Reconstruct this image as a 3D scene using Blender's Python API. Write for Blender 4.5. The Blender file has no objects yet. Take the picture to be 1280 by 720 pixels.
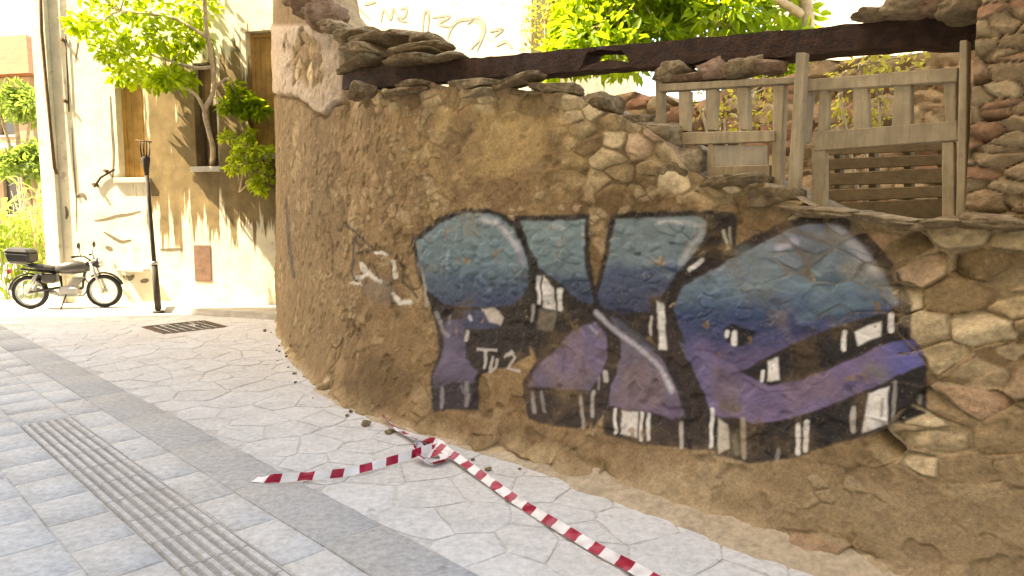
import bpy, bmesh, math, random
import numpy as np
from mathutils import Vector, Matrix

# ------------------------------------------------------------------ camera, sky, sun, exposure
SC = bpy.context.scene
COL = SC.collection
F, EYE = 900.0, 1.6                       # focal length in photo pixels (1280 wide), eye height
PHI = math.atan(92 / 900)                 # pitched down: the horizon lies at y = 268
cam = bpy.data.cameras.new('camera')
cam.sensor_width = 36.0
cam.lens = 36.0 * F / 1280
cam.clip_end = 3000
cam_o = bpy.data.objects.new('camera', cam)
COL.objects.link(cam_o)
cam_o.location = (0, 0, EYE)
cam_o.rotation_euler = (math.pi / 2 - PHI, 0, 0)
SC.camera = cam_o

SUN_EL = math.radians(52)
SUN_H = (-0.9925, -0.122)                 # towards the sun, level
world = bpy.data.worlds.new('World')
SC.world = world
world.use_nodes = True
wn = world.node_tree
sky = wn.nodes.new('ShaderNodeTexSky')
sky.sky_type = 'NISHITA'
sky.sun_disc = False
sky.sun_elevation = SUN_EL
sky.sun_rotation = math.atan2(SUN_H[0], SUN_H[1])
sky.air_density = 1.0
sky.dust_density = 2.5
sky.ozone_density = 0.7
bg = wn.nodes['Background']
bg.inputs['Strength'].default_value = 0.15
wn.links.new(sky.outputs[0], bg.inputs['Color'])
sl = bpy.data.lights.new('sun', 'SUN')
sl.energy = 4.5
sl.angle = math.radians(0.53)
sl.color = (1.0, 0.93, 0.80)
sun = bpy.data.objects.new('sun', sl)
COL.objects.link(sun)
sun.location = (-20, 0, 30)
sun.rotation_euler = Vector((-SUN_H[0] * math.cos(SUN_EL), -SUN_H[1] * math.cos(SUN_EL), -math.sin(SUN_EL))).to_track_quat('-Z', 'Y').to_euler()
vs = SC.view_settings
vs.view_transform = 'Standard'
vs.look = 'None'
vs.gamma = 1.0
vs.use_curve_mapping = False
vs.exposure = 2.55
vs.use_white_balance = True
vs.white_balance_temperature = 8800
vs.white_balance_tint = 10
SC.cycles.max_bounces = 8
SC.cycles.transparent_max_bounces = 8
SC.cycles.use_denoising = True

# ------------------------------------------------------------------ pixel <-> place
FW = np.array([0, math.cos(PHI), -math.sin(PHI)])
UP = np.array([0, math.sin(PHI), math.cos(PHI)])
RT = np.array([1.0, 0, 0])
CAMP = np.array([0, 0, EYE])


def ray(x, y):
    d = FW + (x - 640) / F * RT - (y - 360) / F * UP
    return d / d[1]


def on_ground(x, y, z=0.0):
    d = ray(x, y)
    return CAMP + d * ((z - EYE) / d[2])


def at_depth(x, y, depth):
    return CAMP + ray(x, y) * depth


def on_plane(x, y, p0, n):
    d = ray(x, y)
    p0 = np.array([p0[0], p0[1], 0.0])
    n = np.array([n[0], n[1], 0.0])
    return CAMP + d * (np.dot(p0 - CAMP, n) / np.dot(d, n))


def project(P):
    R = P - CAMP
    dz = R @ FW
    return 640 + F * (R @ RT) / dz, 360 - F * (R @ UP) / dz


R2 = math.sqrt(0.5)


def sq(s, q, z=0.0):
    """street coordinates: s runs along the kerb to the right, q away from the camera's side"""
    return np.array([(s + q) * R2, (q - s) * R2, z])


def q_plane(px, py, q):
    return on_plane(px, py, sq(0, q), (R2, R2))


# ------------------------------------------------------------------ noise
def _hash(ix, iy, iz, seed):
    n = (ix.astype(np.int64) * 374761393 + iy.astype(np.int64) * 668265263 + iz.astype(np.int64) * 2147483647 + seed * 974634777) & 0xffffffff
    n = ((n ^ (n >> 13)) * 1274126177) & 0xffffffff
    n = ((n ^ (n >> 16)) * 2246822519) & 0xffffffff
    return ((n ^ (n >> 15)) & 0xffffff) / float(0xffffff)


def vnoise(x, y, z=None, seed=0):
    x = np.asarray(x, float)
    y = np.asarray(y, float)
    z = np.zeros_like(x) if z is None else np.asarray(z, float)
    ix, iy, iz = np.floor(x), np.floor(y), np.floor(z)
    fx, fy, fz = x - ix, y - iy, z - iz
    fx, fy, fz = [t * t * (3 - 2 * t) for t in (fx, fy, fz)]
    r = 0
    for a in (0, 1):
        for b in (0, 1):
            for c in (0, 1):
                w = (fx if a else 1 - fx) * (fy if b else 1 - fy) * (fz if c else 1 - fz)
                r = r + w * _hash(ix + a, iy + b, iz + c, seed)
    return r * 2 - 1


def fbm(x, y, z=None, seed=0, octv=4, gain=0.5):
    r, a, f, t = 0, 1.0, 1.0, 0
    for o in range(octv):
        r = r + a * vnoise(np.asarray(x) * f, np.asarray(y) * f, None if z is None else np.asarray(z) * f, seed + o * 17)
        t += a
        a *= gain
        f *= 2.03
    return r / t


def sstep(a, b, x):
    t = np.clip((x - a) / (b - a), 0, 1)
    return t * t * (3 - 2 * t)


def voronoi(U, V, cw, ch, seed, jit=0.95, warp=0.10):
    """blocky cells: returns F1, F2, cell id, offset from the cell's seed"""
    x = U / cw + warp * fbm(U / cw * 1.3, V / ch * 1.3, seed=seed + 5, octv=3)
    y = V / ch + warp * fbm(U / cw * 1.3 + 40, V / ch * 1.3, seed=seed + 9, octv=3)
    ix, iy = np.floor(x), np.floor(y)
    f1 = np.full(x.shape, 9.0)
    f2 = np.full(x.shape, 9.0)
    cid = np.zeros(x.shape, np.int64)
    ox = np.zeros(x.shape)
    oy = np.zeros(x.shape)
    zz = np.zeros_like(ix)
    for dx in (-2, -1, 0, 1, 2):
        for dy in (-1, 0, 1):
            jx, jy = ix + dx, iy + dy
            sx = jx + 0.5 * (jy % 2) + 0.5 + jit * (_hash(jx, jy, zz, seed) - 0.5)
            sy = jy + 0.5 + jit * (_hash(jx, jy, zz, seed + 1) - 0.5)
            ex, ey = np.abs(x - sx), np.abs(y - sy)
            d = (ex ** 2.2 + ey ** 2.2) ** (1 / 2.2) - 0.36 * (_hash(jx, jy, zz, seed + 2) - 0.5)
            k = ((jx + 500) * 2003 + (jy + 500)).astype(np.int64)
            closer = d < f1
            f2 = np.where(closer, f1, np.minimum(f2, d))
            cid = np.where(closer, k, cid)
            ox = np.where(closer, x - sx, ox)
            oy = np.where(closer, y - sy, oy)
            f1 = np.where(closer, d, f1)
    return f1, f2, cid, ox, oy


def cell_rand(cid, seed):
    z = np.zeros_like(cid)
    return _hash(cid, z, z, seed)


# ------------------------------------------------------------------ object helpers
def tag(o, label=None, cat=None, group=None, kind=None):
    if label:
        o['label'] = label
    if cat:
        o['category'] = cat
    if group:
        o['group'] = group
    if kind:
        o['kind'] = kind
    return o


def empty(name, loc=(0, 0, 0), rz=0.0, label=None, cat=None, group=None):
    o = bpy.data.objects.new(name, None)
    COL.objects.link(o)
    o.location = loc
    o.rotation_euler = (0, 0, rz)
    o.empty_display_size = 0.1
    return tag(o, label, cat, group)


def link(name, me, mat=None, parent=None, loc=None):
    o = bpy.data.objects.new(name, me)
    COL.objects.link(o)
    if mat is not None and not me.materials:
        me.materials.append(mat)
    if parent is not None:
        o.parent = parent
    if loc is not None:
        o.location = loc
    return o


def np_mesh(name, verts, faces, smooth=True):
    """faces: int array (n, k)"""
    me = bpy.data.meshes.new(name)
    verts = np.asarray(verts, np.float32)
    faces = np.asarray(faces, np.int32)
    n, k = faces.shape
    me.vertices.add(len(verts))
    me.vertices.foreach_set('co', verts.ravel())
    me.loops.add(n * k)
    me.loops.foreach_set('vertex_index', faces.ravel())
    me.polygons.add(n)
    me.polygons.foreach_set('loop_start', np.arange(0, n * k, k, dtype=np.int32))
    me.polygons.foreach_set('loop_total', np.full(n, k, np.int32))
    me.update(calc_edges=True)
    if smooth:
        me.polygons.foreach_set('use_smooth', np.ones(n, bool))
    return me


def add_color(me, name, rgba):
    a = me.color_attributes.new(name, 'FLOAT_COLOR', 'POINT')
    a.data.foreach_set('color', np.asarray(rgba, np.float32).ravel())


class MB:
    """collects simple solids, then links them as one mesh object"""

    def __init__(self):
        self.v, self.f, self.m = [], [], []
        self.mi = 0

    def add(self, vs_, fs_):
        b = len(self.v)
        self.v += [tuple(float(c) for c in p) for p in vs_]
        self.f += [tuple(b + i for i in f) for f in fs_]
        self.m += [self.mi] * len(fs_)
        return self

    def hexa(self, p):
        return self.add(p, [(0, 3, 2, 1), (4, 5, 6, 7), (0, 1, 5, 4), (1, 2, 6, 5), (2, 3, 7, 6), (3, 0, 4, 7)])

    def box(self, x0, x1, y0, y1, z0, z1):
        return self.hexa([(x0, y0, z0), (x1, y0, z0), (x1, y1, z0), (x0, y1, z0), (x0, y0, z1), (x1, y0, z1), (x1, y1, z1), (x0, y1, z1)])

    def tube(self, pts, rad, n=8, cap=True, squash=1.0):
        pts = [Vector(p) for p in pts]
        if not hasattr(rad, '__len__'):
            rad = [rad] * len(pts)
        rings = []
        for i, p in enumerate(pts):
            t = (pts[min(i + 1, len(pts) - 1)] - pts[max(i - 1, 0)])
            t = t.normalized() if t.length > 1e-9 else Vector((0, 0, 1))
            a = t.cross(Vector((0, 0, 1)))
            if a.length < 0.05:
                a = t.cross(Vector((0, 1, 0)))
            a.normalize()
            b = t.cross(a)
            rings.append([p + (a * math.cos(2 * math.pi * k / n) + b * math.sin(2 * math.pi * k / n) * squash) * rad[i] for k in range(n)])
        vsx = [v for r in rings for v in r]
        fs = []
        for i in range(len(pts) - 1):
            for k in range(n):
                fs.append((i * n + k, i * n + (k + 1) % n, (i + 1) * n + (k + 1) % n, (i + 1) * n + k))
        if cap:
            fs.append(tuple(range(n - 1, -1, -1)))
            fs.append(tuple((len(pts) - 1) * n + k for k in range(n)))
        return self.add(vsx, fs)

    def lathe(self, prof, c, axis='z', n=20, closed=True):
        vsx = []
        for r, h in prof:
            for k in range(n):
                a = 2 * math.pi * k / n
                ca, sa = r * math.cos(a), r * math.sin(a)
                if axis == 'z':
                    vsx.append((c[0] + ca, c[1] + sa, c[2] + h))
                elif axis == 'y':
                    vsx.append((c[0] + ca, c[1] + h, c[2] + sa))
                else:
                    vsx.append((c[0] + h, c[1] + ca, c[2] + sa))
        fs = []
        m = len(prof)
        for i in range(m if closed else m - 1):
            j = (i + 1) % m
            for k in range(n):
                fs.append((i * n + k, i * n + (k + 1) % n, j * n + (k + 1) % n, j * n + k))
        return self.add(vsx, fs)

    def build(self, name, mat, parent=None, smooth=False, bevel=0.0):
        me = bpy.data.meshes.new(name)
        me.from_pydata(self.v, [], self.f)
        mats = mat if isinstance(mat, (list, tuple)) else [mat]
        for m in mats:
            me.materials.append(m)
        if len(mats) > 1:
            me.polygons.foreach_set('material_index', self.m)
        bm = bmesh.new()
        bm.from_mesh(me)
        bmesh.ops.recalc_face_normals(bm, faces=bm.faces)
        if bevel:
            bmesh.ops.bevel(bm, geom=bm.edges[:], offset=bevel, segments=1, affect='EDGES', clamp_overlap=True)
        bm.to_mesh(me)
        bm.free()
        if smooth:
            me.polygons.foreach_set('use_smooth', np.ones(len(me.polygons), bool))
        return link(name, me, None, parent)


# ------------------------------------------------------------------ materials
class NT:
    def __init__(self, name):
        self.mat = bpy.data.materials.new(name)
        self.mat.use_nodes = True
        self.t = self.mat.node_tree
        self.t.nodes.clear()
        self.out = self.t.nodes.new('ShaderNodeOutputMaterial')

    def n(self, kind, **kw):
        nd = self.t.nodes.new('ShaderNode' + kind)
        for k, v in kw.items():
            if hasattr(nd, k):
                setattr(nd, k, v)
        return nd

    def l(self, a, b):
        self.t.links.new(a, b)

    def val(self, sock, v):
        if hasattr(v, 'is_output'):
            self.l(v, sock)
        else:
            sock.default_value = v

    def coord(self, which='Object'):
        return self.n('TexCoord').outputs[which]

    def noise(self, vec, scale, detail=4, rough=0.55, stretch=None):
        if stretch:
            mp = self.n('Mapping')
            mp.inputs['Scale'].default_value = stretch
            self.l(vec, mp.inputs['Vector'])
            vec = mp.outputs[0]
        nd = self.n('TexNoise')
        nd.inputs['Scale'].default_value = scale
        nd.inputs['Detail'].default_value = detail
        nd.inputs['Roughness'].default_value = rough
        self.l(vec, nd.inputs['Vector'])
        return nd.outputs['Fac']

    def ramp(self, fac, stops):
        nd = self.n('ValToRGB')
        e = nd.color_ramp.elements
        while len(e) < len(stops):
            e.new(0.5)
        for i, (p, c) in enumerate(stops):
            e[i].position = p
            e[i].color = (*c, 1) if len(c) == 3 else c
        self.l(fac, nd.inputs[0])
        return nd.outputs[0]

    def maprange(self, v, a, b, c=0.0, d=1.0):
        nd = self.n('MapRange')
        self.val(nd.inputs[0], v)
        for i, x in enumerate((a, b, c, d)):
            nd.inputs[i + 1].default_value = x
        return nd.outputs[0]

    def mix(self, f, a, b, mode='MIX'):
        nd = self.n('Mix')
        nd.data_type = 'RGBA'
        nd.blend_type = mode
        self.val(nd.inputs[0], f)
        for s, v in ((nd.inputs[6], a), (nd.inputs[7], b)):
            if hasattr(v, 'is_output'):
                self.l(v, s)
            else:
                s.default_value = (*v, 1)
        return nd.outputs[2]

    def math(self, op, a, b=0.0):
        nd = self.n('Math', operation=op)
        self.val(nd.inputs[0], a)
        self.val(nd.inputs[1], b)
        return nd.outputs[0]

    def bump(self, h, strength=0.3, dist=0.01, normal=None):
        nd = self.n('Bump')
        nd.inputs['Strength'].default_value = strength
        nd.inputs['Distance'].default_value = dist
        self.l(h, nd.inputs['Height'])
        if normal is not None:
            self.l(normal, nd.inputs['Normal'])
        return nd.outputs[0]

    def principled(self, color, rough=0.85, normal=None, metal=0.0, spec=0.3):
        nd = self.n('BsdfPrincipled')
        if hasattr(color, 'is_output'):
            self.l(color, nd.inputs['Base Color'])
        else:
            nd.inputs['Base Color'].default_value = (*color, 1)
        self.val(nd.inputs['Roughness'], rough)
        nd.inputs['Metallic'].default_value = metal
        nd.inputs['Specular IOR Level'].default_value = spec
        if normal is not None:
            self.l(normal, nd.inputs['Normal'])
        self.l(nd.outputs[0], self.out.inputs[0])
        return self.mat


def simple(name, col, rough=0.8, metal=0.0, var=0.25, scale=6.0, bump=0.15, bscale=40.0, bdist=0.004, spec=0.3, rand=0.0, stretch=None):
    """a plain weathered surface: colour breaks up with noise, fine relief, per-object variation"""
    t = NT(name)
    c = t.coord()
    n1 = t.noise(c, scale, 5, stretch=stretch)
    n2 = t.noise(c, bscale, 4, stretch=stretch)
    dark = tuple(x * (1 - var) for x in col)
    lite = tuple(min(1, x * (1 + var * 0.8)) for x in col)
    cc = t.mix(t.maprange(n1, 0.3, 0.7), dark, lite)
    cc = t.mix(0.25, cc, t.mix(n2, (0.25,) * 3, (0.75,) * 3), 'OVERLAY')
    if rand:
        oi = t.n('ObjectInfo').outputs['Random']
        cc = t.mix(rand, cc, t.mix(oi, dark, lite))
    return t.principled(cc, rough, t.bump(n2, bump, bdist), metal, spec)


def wall_mat():
    t = NT('ruin_wall_surface')
    c = t.coord()
    b = t.n('Attribute', attribute_name='base')
    p = t.n('Attribute', attribute_name='paint')
    n1 = t.noise(c, 12, 9, 0.72)
    n2 = t.noise(c, 55, 6, 0.68)
    n3 = t.noise(c, 190, 3, 0.6)
    base = t.mix(0.55, b.outputs['Color'], t.mix(t.maprange(n1, 0.28, 0.72), (0.24,) * 3, (0.76,) * 3), 'OVERLAY')
    base = t.mix(0.6, base, t.mix(t.maprange(n2, 0.3, 0.7), (0.3,) * 3, (0.7,) * 3), 'OVERLAY')
    # pale lime specks and small straw-coloured grit in the mud render
    spk = t.maprange(t.noise(c, 26, 3, 0.5), 0.66, 0.74)
    base = t.mix(t.math('MULTIPLY', spk, 0.35), base, (0.50, 0.41, 0.28))
    # paint wears where the render is coarse
    wear = t.maprange(n2, 0.56, 0.76, 0.0, 0.55)
    a = t.math('MULTIPLY', p.outputs['Alpha'], t.math('SUBTRACT', 1.0, wear))
    pc = t.mix(0.35, p.outputs['Color'], t.mix(t.maprange(n1, 0.3, 0.7), (0.3,) * 3, (0.7,) * 3), 'OVERLAY')
    col = t.mix(a, base, pc)
    h = t.math('ADD', t.math('MULTIPLY', n1, 0.9), t.math('ADD', t.math('MULTIPLY', n2, 0.6), t.math('MULTIPLY', n3, 0.35)))
    nm = t.bump(h, 0.6, 0.014)
    rough = t.maprange(a, 0, 1, 0.95, 0.62)
    return t.principled(col, rough, nm, spec=0.25)


def paving_mat(name, col, contrast=0.22, rough=0.8, grit=0.35, warm=(0.42, 0.38, 0.33)):
    t = NT(name)
    g = t.n('NewGeometry').outputs['Position']
    oi = t.n('ObjectInfo').outputs['Random']
    n0 = t.noise(g, 0.9, 4)
    n1 = t.noise(g, 7, 6, 0.65)
    n2 = t.noise(g, 60, 4, 0.6)
    n3 = t.noise(g, 240, 2)
    d = tuple(x * (1 - contrast) for x in col)
    l_ = tuple(min(1, x * (1 + contrast)) for x in col)
    cc = t.mix(t.maprange(n1, 0.25, 0.75), d, l_)
    cc = t.mix(0.22, cc, t.mix(oi, d, l_))
    cc = t.mix(t.maprange(n0, 0.42, 0.66, 0, 0.55), cc, warm)
    mo = t.noise(g, 24, 5, 0.7)
    cc = t.mix(0.55, cc, t.mix(t.maprange(mo, 0.34, 0.66), (0.30,) * 3, (0.70,) * 3), 'OVERLAY')
    big_ = t.noise(g, 2.6, 5, 0.6)
    cc = t.mix(t.maprange(big_, 0.52, 0.72, 0, 0.35), cc, tuple(x * 0.62 for x in col))
    # dark spots and chewing-gum stains
    st = t.maprange(t.noise(g, 11, 2, 0.4), 0.70, 0.76, 0, 0.5)
    cc = t.mix(st, cc, tuple(x * 0.45 for x in col))
    cc = t.mix(0.3, cc, t.mix(n2, (0.3,) * 3, (0.7,) * 3), 'OVERLAY')
    h = t.math('ADD', t.math('MULTIPLY', n1, 0.5), t.math('ADD', t.math('MULTIPLY', n2, 0.5), t.math('MULTIPLY', n3, 0.2)))
    return t.principled(cc, t.maprange(n1, 0.3, 0.7, rough - 0.12, rough + 0.08), t.bump(h, grit, 0.012), spec=0.35)


def leaf_mat(name, c1, c2, tr):
    t = NT(name)
    a = t.n('Attribute', attribute_name='tint')
    f = t.n('SeparateColor')
    t.l(a.outputs['Color'], f.inputs[0])
    cc = t.mix(f.outputs[0], c1, c2)
    tc = t.mix(f.outputs[0], tr, tuple(min(1, x * 1.35) for x in tr))
    p = t.n('BsdfPrincipled')
    t.l(cc, p.inputs['Base Color'])
    p.inputs['Roughness'].default_value = 0.55
    p.inputs['Specular IOR Level'].default_value = 0.3
    tl = t.n('BsdfTranslucent')
    t.l(tc, tl.inputs['Color'])
    m = t.n('MixShader')
    m.inputs[0].default_value = 0.5
    t.l(p.outputs[0], m.inputs[1])
    t.l(tl.outputs[0], m.inputs[2])
    t.l(m.outputs[0], t.out.inputs[0])
    return t.mat


def facade_mat(name, cream, ochre, x0, x1, z0, z1):
    """old limewash with ochre-brown in vertical runs between x0..x1"""
    t = NT(name)
    c = t.coord()
    sx = t.n('SeparateXYZ')
    t.l(c, sx.inputs[0])
    n1 = t.noise(c, 3.0, 6, 0.6)
    n2 = t.noise(c, 1.0, 5, 0.62, stretch=(5.0, 5.0, 0.55))
    n3 = t.noise(c, 40, 4)
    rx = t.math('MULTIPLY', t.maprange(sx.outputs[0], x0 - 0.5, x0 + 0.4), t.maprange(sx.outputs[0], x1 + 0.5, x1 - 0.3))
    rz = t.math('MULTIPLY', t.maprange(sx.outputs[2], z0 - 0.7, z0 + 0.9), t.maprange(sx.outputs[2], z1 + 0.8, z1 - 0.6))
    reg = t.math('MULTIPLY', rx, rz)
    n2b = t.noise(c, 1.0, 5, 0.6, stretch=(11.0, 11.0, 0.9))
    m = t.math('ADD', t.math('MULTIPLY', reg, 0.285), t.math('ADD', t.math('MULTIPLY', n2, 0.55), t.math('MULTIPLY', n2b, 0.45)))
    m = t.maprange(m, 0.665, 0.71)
    col = t.mix(t.maprange(n1, 0.3, 0.7), tuple(x * 0.70 for x in cream), cream)
    pit = t.maprange(t.noise(c, 5.5, 5, 0.6), 0.60, 0.66, 0, 0.6)
    col = t.mix(pit, col, (0.30, 0.26, 0.19))
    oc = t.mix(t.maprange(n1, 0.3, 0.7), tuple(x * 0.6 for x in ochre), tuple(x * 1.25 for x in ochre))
    col = t.mix(m, col, oc)  # ochre-brown vertical runs mixed over the cream
    h = t.math('ADD', t.math('MULTIPLY', n1, 0.6), t.math('SUBTRACT', t.math('MULTIPLY', n3, 0.4), t.math('MULTIPLY', m, 0.4)))
    return t.principled(col, 0.92, t.bump(h, 0.5, 0.02), spec=0.15)


def tile_roof_mat():
    t = NT('terracotta_tiles')
    c = t.coord()
    n1 = t.noise(c, 2.5, 5)
    w = t.n('TexWave')
    w.inputs['Scale'].default_value = 2.6
    t.l(c, w.inputs['Vector'])
    cc = t.mix(t.maprange(n1, 0.3, 0.7), (0.13, 0.048, 0.018), (0.22, 0.09, 0.035))
    return t.principled(cc, 0.85, t.bump(w.outputs['Fac'], 0.6, 0.05))


def beam_mat():
    t = NT('old_tarred_timber')
    c = t.coord()
    n1 = t.noise(c, 3, 6, 0.6, stretch=(1.0, 8, 8))
    n2 = t.noise(c, 14, 5, 0.6, stretch=(0.6, 6, 6))
    fl = t.maprange(t.noise(c, 5.0, 4, 0.6, stretch=(1.0, 2.5, 2.5)), 0.70, 0.74)
    cc = t.mix(t.maprange(n1, 0.3, 0.7), (0.014, 0.006, 0.003), (0.075, 0.031, 0.014))
    cc = t.mix(t.math('MULTIPLY', fl, 0.7), cc, (0.40, 0.30, 0.22))
    return t.principled(cc, 0.7, t.bump(n2, 0.7, 0.015), spec=0.3)


def wood_mat(name, col, var=0.35, stretch=(8, 8, 1.0)):
    t = NT(name)
    c = t.coord()
    n1 = t.noise(c, 4, 5, 0.6, stretch=stretch)
    n2 = t.noise(c, 22, 5, 0.6, stretch=stretch)
    oi = t.n('ObjectInfo').outputs['Random']
    d = tuple(x * (1 - var) for x in col)
    l_ = tuple(x * (1 + var * 0.7) for x in col)
    cc = t.mix(t.maprange(n1, 0.3, 0.7), d, l_)
    cc = t.mix(0.3, cc, t.mix(oi, d, l_))
    bl_ = t.noise(c, 5, 4, 0.6)
    cc = t.mix(t.maprange(bl_, 0.45, 0.68, 0, 0.6), cc, tuple(x * 0.5 for x in col))
    cr = t.maprange(n2, 0.28, 0.40, 0.7, 0.0)
    cc = t.mix(cr, cc, tuple(x * 0.3 for x in col))
    return t.principled(cc, 0.85, t.bump(n2, 0.5, 0.006), spec=0.2)


def stone_mat(name, mid_, lite, dark):
    t = NT(name)
    c = t.coord()
    oi = t.n('ObjectInfo').outputs['Random']
    n1 = t.noise(c, 9, 6, 0.65)
    n2 = t.noise(c, 38, 5, 0.65)
    n3 = t.noise(c, 120, 3, 0.6)
    cc = t.mix(t.maprange(n1, 0.36, 0.66), dark, mid_)
    cc = t.mix(t.maprange(n1, 0.50, 0.70), cc, lite)
    cc = t.mix(0.35, cc, t.mix(oi, dark, lite))
    cc = t.mix(0.5, cc, t.mix(t.maprange(n2, 0.3, 0.7), (0.28,) * 3, (0.72,) * 3), 'OVERLAY')
    h = t.math('ADD', t.math('MULTIPLY', n2, 0.7), t.math('MULTIPLY', n3, 0.3))
    return t.principled(cc, 0.94, t.bump(h, 0.9, 0.02), spec=0.15)


M = dict(
    wall=wall_mat(),
    paver=paving_mat('grey_paving_stone', (0.57, 0.575, 0.57), 0.14),
    flag=paving_mat('rough_flagstone', (0.60, 0.60, 0.59), 0.17, 0.85, 0.8, warm=(0.58, 0.54, 0.49)),
    gutter=paving_mat('smooth_channel_stone', (0.38, 0.385, 0.385), 0.10, 0.75, 0.2, warm=(0.42, 0.40, 0.37)),
    tactile=paving_mat('tactile_tile', (0.54, 0.53, 0.52), 0.2),
    groove=paving_mat('dirty_groove', (0.23, 0.22, 0.21), 0.2),
    bed=paving_mat('joint_mortar', (0.52, 0.51, 0.49), 0.25, 0.9, 0.7),
    dirt=paving_mat('sandy_dirt', (0.46, 0.37, 0.26), 0.3, 0.95, 1.0, warm=(0.40, 0.31, 0.21)),
    rock=stone_mat('field_stone', (0.285, 0.205, 0.115), (0.42, 0.33, 0.205), (0.15, 0.10, 0.055)),
    rock_pink=stone_mat('reddish_stone', (0.30, 0.18, 0.115), (0.38, 0.26, 0.18), (0.16, 0.10, 0.06)),
    beam=beam_mat(),
    wood=wood_mat('weathered_frame_timber', (0.45, 0.355, 0.225)),
    board=wood_mat('pale_board', (0.55, 0.47, 0.36), 0.2),
    slat=wood_mat('pallet_timber', (0.30, 0.22, 0.12), 0.3, (1, 8, 8)),
    plank=wood_mat('orange_brown_plank', (0.46, 0.28, 0.10), 0.25),
    darkwood=wood_mat('dark_plank', (0.13, 0.09, 0.05)),
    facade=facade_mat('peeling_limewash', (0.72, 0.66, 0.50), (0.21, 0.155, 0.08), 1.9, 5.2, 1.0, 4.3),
    white=facade_mat('pale_render', (0.78, 0.74, 0.58), (0.5, 0.45, 0.3), 40, 41, 40, 41),
    cement=simple('cement', (0.46, 0.43, 0.37), 0.9, var=0.2),
    stucco=simple('beige_stucco', (0.58, 0.50, 0.38), 0.9, var=0.12, scale=1.5),
    tanwall=simple('tan_wall_paint', (0.25, 0.185, 0.12), 0.9, var=0.15, scale=1.5),
    glass=simple('dark_window_glass', (0.03, 0.035, 0.04), 0.15, var=0.1, bump=0.0, spec=0.5),
    roof=tile_roof_mat(),
    iron=simple('dark_iron', (0.05, 0.042, 0.035), 0.75, 0.0, var=0.4, scale=12),
    rust=simple('rusty_iron', (0.13, 0.075, 0.04), 0.8, 0.2, var=0.4, scale=14),
    black=simple('black_plastic', (0.03, 0.03, 0.03), 0.45, var=0.2, bump=0.05),
    rubber=simple('tyre_rubber', (0.025, 0.024, 0.023), 0.85, var=0.2),
    alu=simple('dull_aluminium', (0.42, 0.42, 0.41), 0.4, 0.8, var=0.2, bump=0.05),
    silver=simple('silver_paint', (0.50, 0.49, 0.47), 0.35, 0.2, var=0.08, bump=0.02),
    darkpaint=simple('charcoal_paint', (0.07, 0.066, 0.06), 0.3, 0.1, var=0.15, bump=0.02),
    lens=simple('headlamp_lens', (0.55, 0.55, 0.52), 0.1, 0.3, var=0.05, bump=0.0),
    redlens=simple('red_lens', (0.35, 0.02, 0.02), 0.2, var=0.1, bump=0.0),
    bark=simple('bark', (0.22, 0.17, 0.11), 0.9, var=0.4, scale=9, bump=0.8, bscale=30, bdist=0.02),
    palebark=simple('pale_bark', (0.46, 0.37, 0.25), 0.9, var=0.3, scale=9, bump=0.6, bscale=30, bdist=0.01),
    leaf=leaf_mat('fig_leaf', (0.08, 0.16, 0.012), (0.17, 0.27, 0.02), (0.46, 0.60, 0.03)),
    leaf2=leaf_mat('court_leaf', (0.07, 0.14, 0.012), (0.15, 0.24, 0.02), (0.42, 0.56, 0.03)),
    lime=leaf_mat('lime_leaf_sun_tint', (0.26, 0.36, 0.03), (0.42, 0.50, 0.06), (0.60, 0.70, 0.06)),  # yellow-green, brightened in colour for the sun that the fig crown blocks
    leafy=leaf_mat('yellowing_leaf', (0.30, 0.25, 0.04), (0.46, 0.40, 0.08), (0.70, 0.60, 0.08)),
    reed=leaf_mat('reed_leaf', (0.09, 0.15, 0.025), (0.22, 0.30, 0.05), (0.40, 0.52, 0.08)),
    fartree=leaf_mat('far_leaf', (0.06, 0.10, 0.02), (0.12, 0.18, 0.04), (0.22, 0.32, 0.05)),
    tapew=simple('white_tape_film', (0.78, 0.76, 0.77), 0.35, var=0.06, bump=0.05),
    taper=simple('red_tape_film', (0.38, 0.016, 0.045), 0.35, var=0.12, bump=0.05),
    tagpaint=simple('faded_grey_spray', (0.26, 0.26, 0.22), 0.8, var=0.2),
    crack=simple('bare_render_in_cracks', (0.15, 0.125, 0.085), 0.95, var=0.3),
    redpaint=simple('faded_red_paint', (0.17, 0.10, 0.07), 0.8, var=0.3),
)


# ------------------------------------------------------------------ shared shapes
def rock_mesh(name, size, seed, sub=4, rough=0.13, cuts=9):
    rnd = random.Random(seed)
    bm = bmesh.new()
    bmesh.ops.create_icosphere(bm, subdivisions=sub, radius=1.0)
    P = np.array([v.co[:] for v in bm.verts])
    F_ = np.array([[v.index for v in f.verts] for f in bm.faces])
    bm.free()
    P = P / (np.abs(P) ** 9).sum(1)[:, None] ** (1 / 9)
    # broken faces: clip against random planes
    for _ in range(cuts):
        n = np.array([rnd.gauss(0, 1), rnd.gauss(0, 1), rnd.gauss(0, 0.8)])
        n /= np.linalg.norm(n)
        d = rnd.uniform(0.72, 1.15)
        over = np.maximum(P @ n - d, 0)
        P = P - over[:, None] * n * 0.93
    rg = np.abs(fbm(P[:, 0] * 2.1 + seed, P[:, 1] * 2.1, P[:, 2] * 2.1, seed=seed, octv=4, gain=0.6))
    P = P * (1.06 - 1.7 * rough * rg[:, None])
    P = P * (1 + 0.8 * rough * fbm(P[:, 0] * 1.3, P[:, 1] * 1.3, P[:, 2] * 1.3, seed=seed + 7, octv=3)[:, None])
    P = P * (1 + 0.05 * fbm(P[:, 0] * 6, P[:, 1] * 6, P[:, 2] * 6, seed=seed + 1, octv=2)[:, None])
    P = P * np.array(size) * 0.5
    return np_mesh(name, P, F_)


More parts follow.
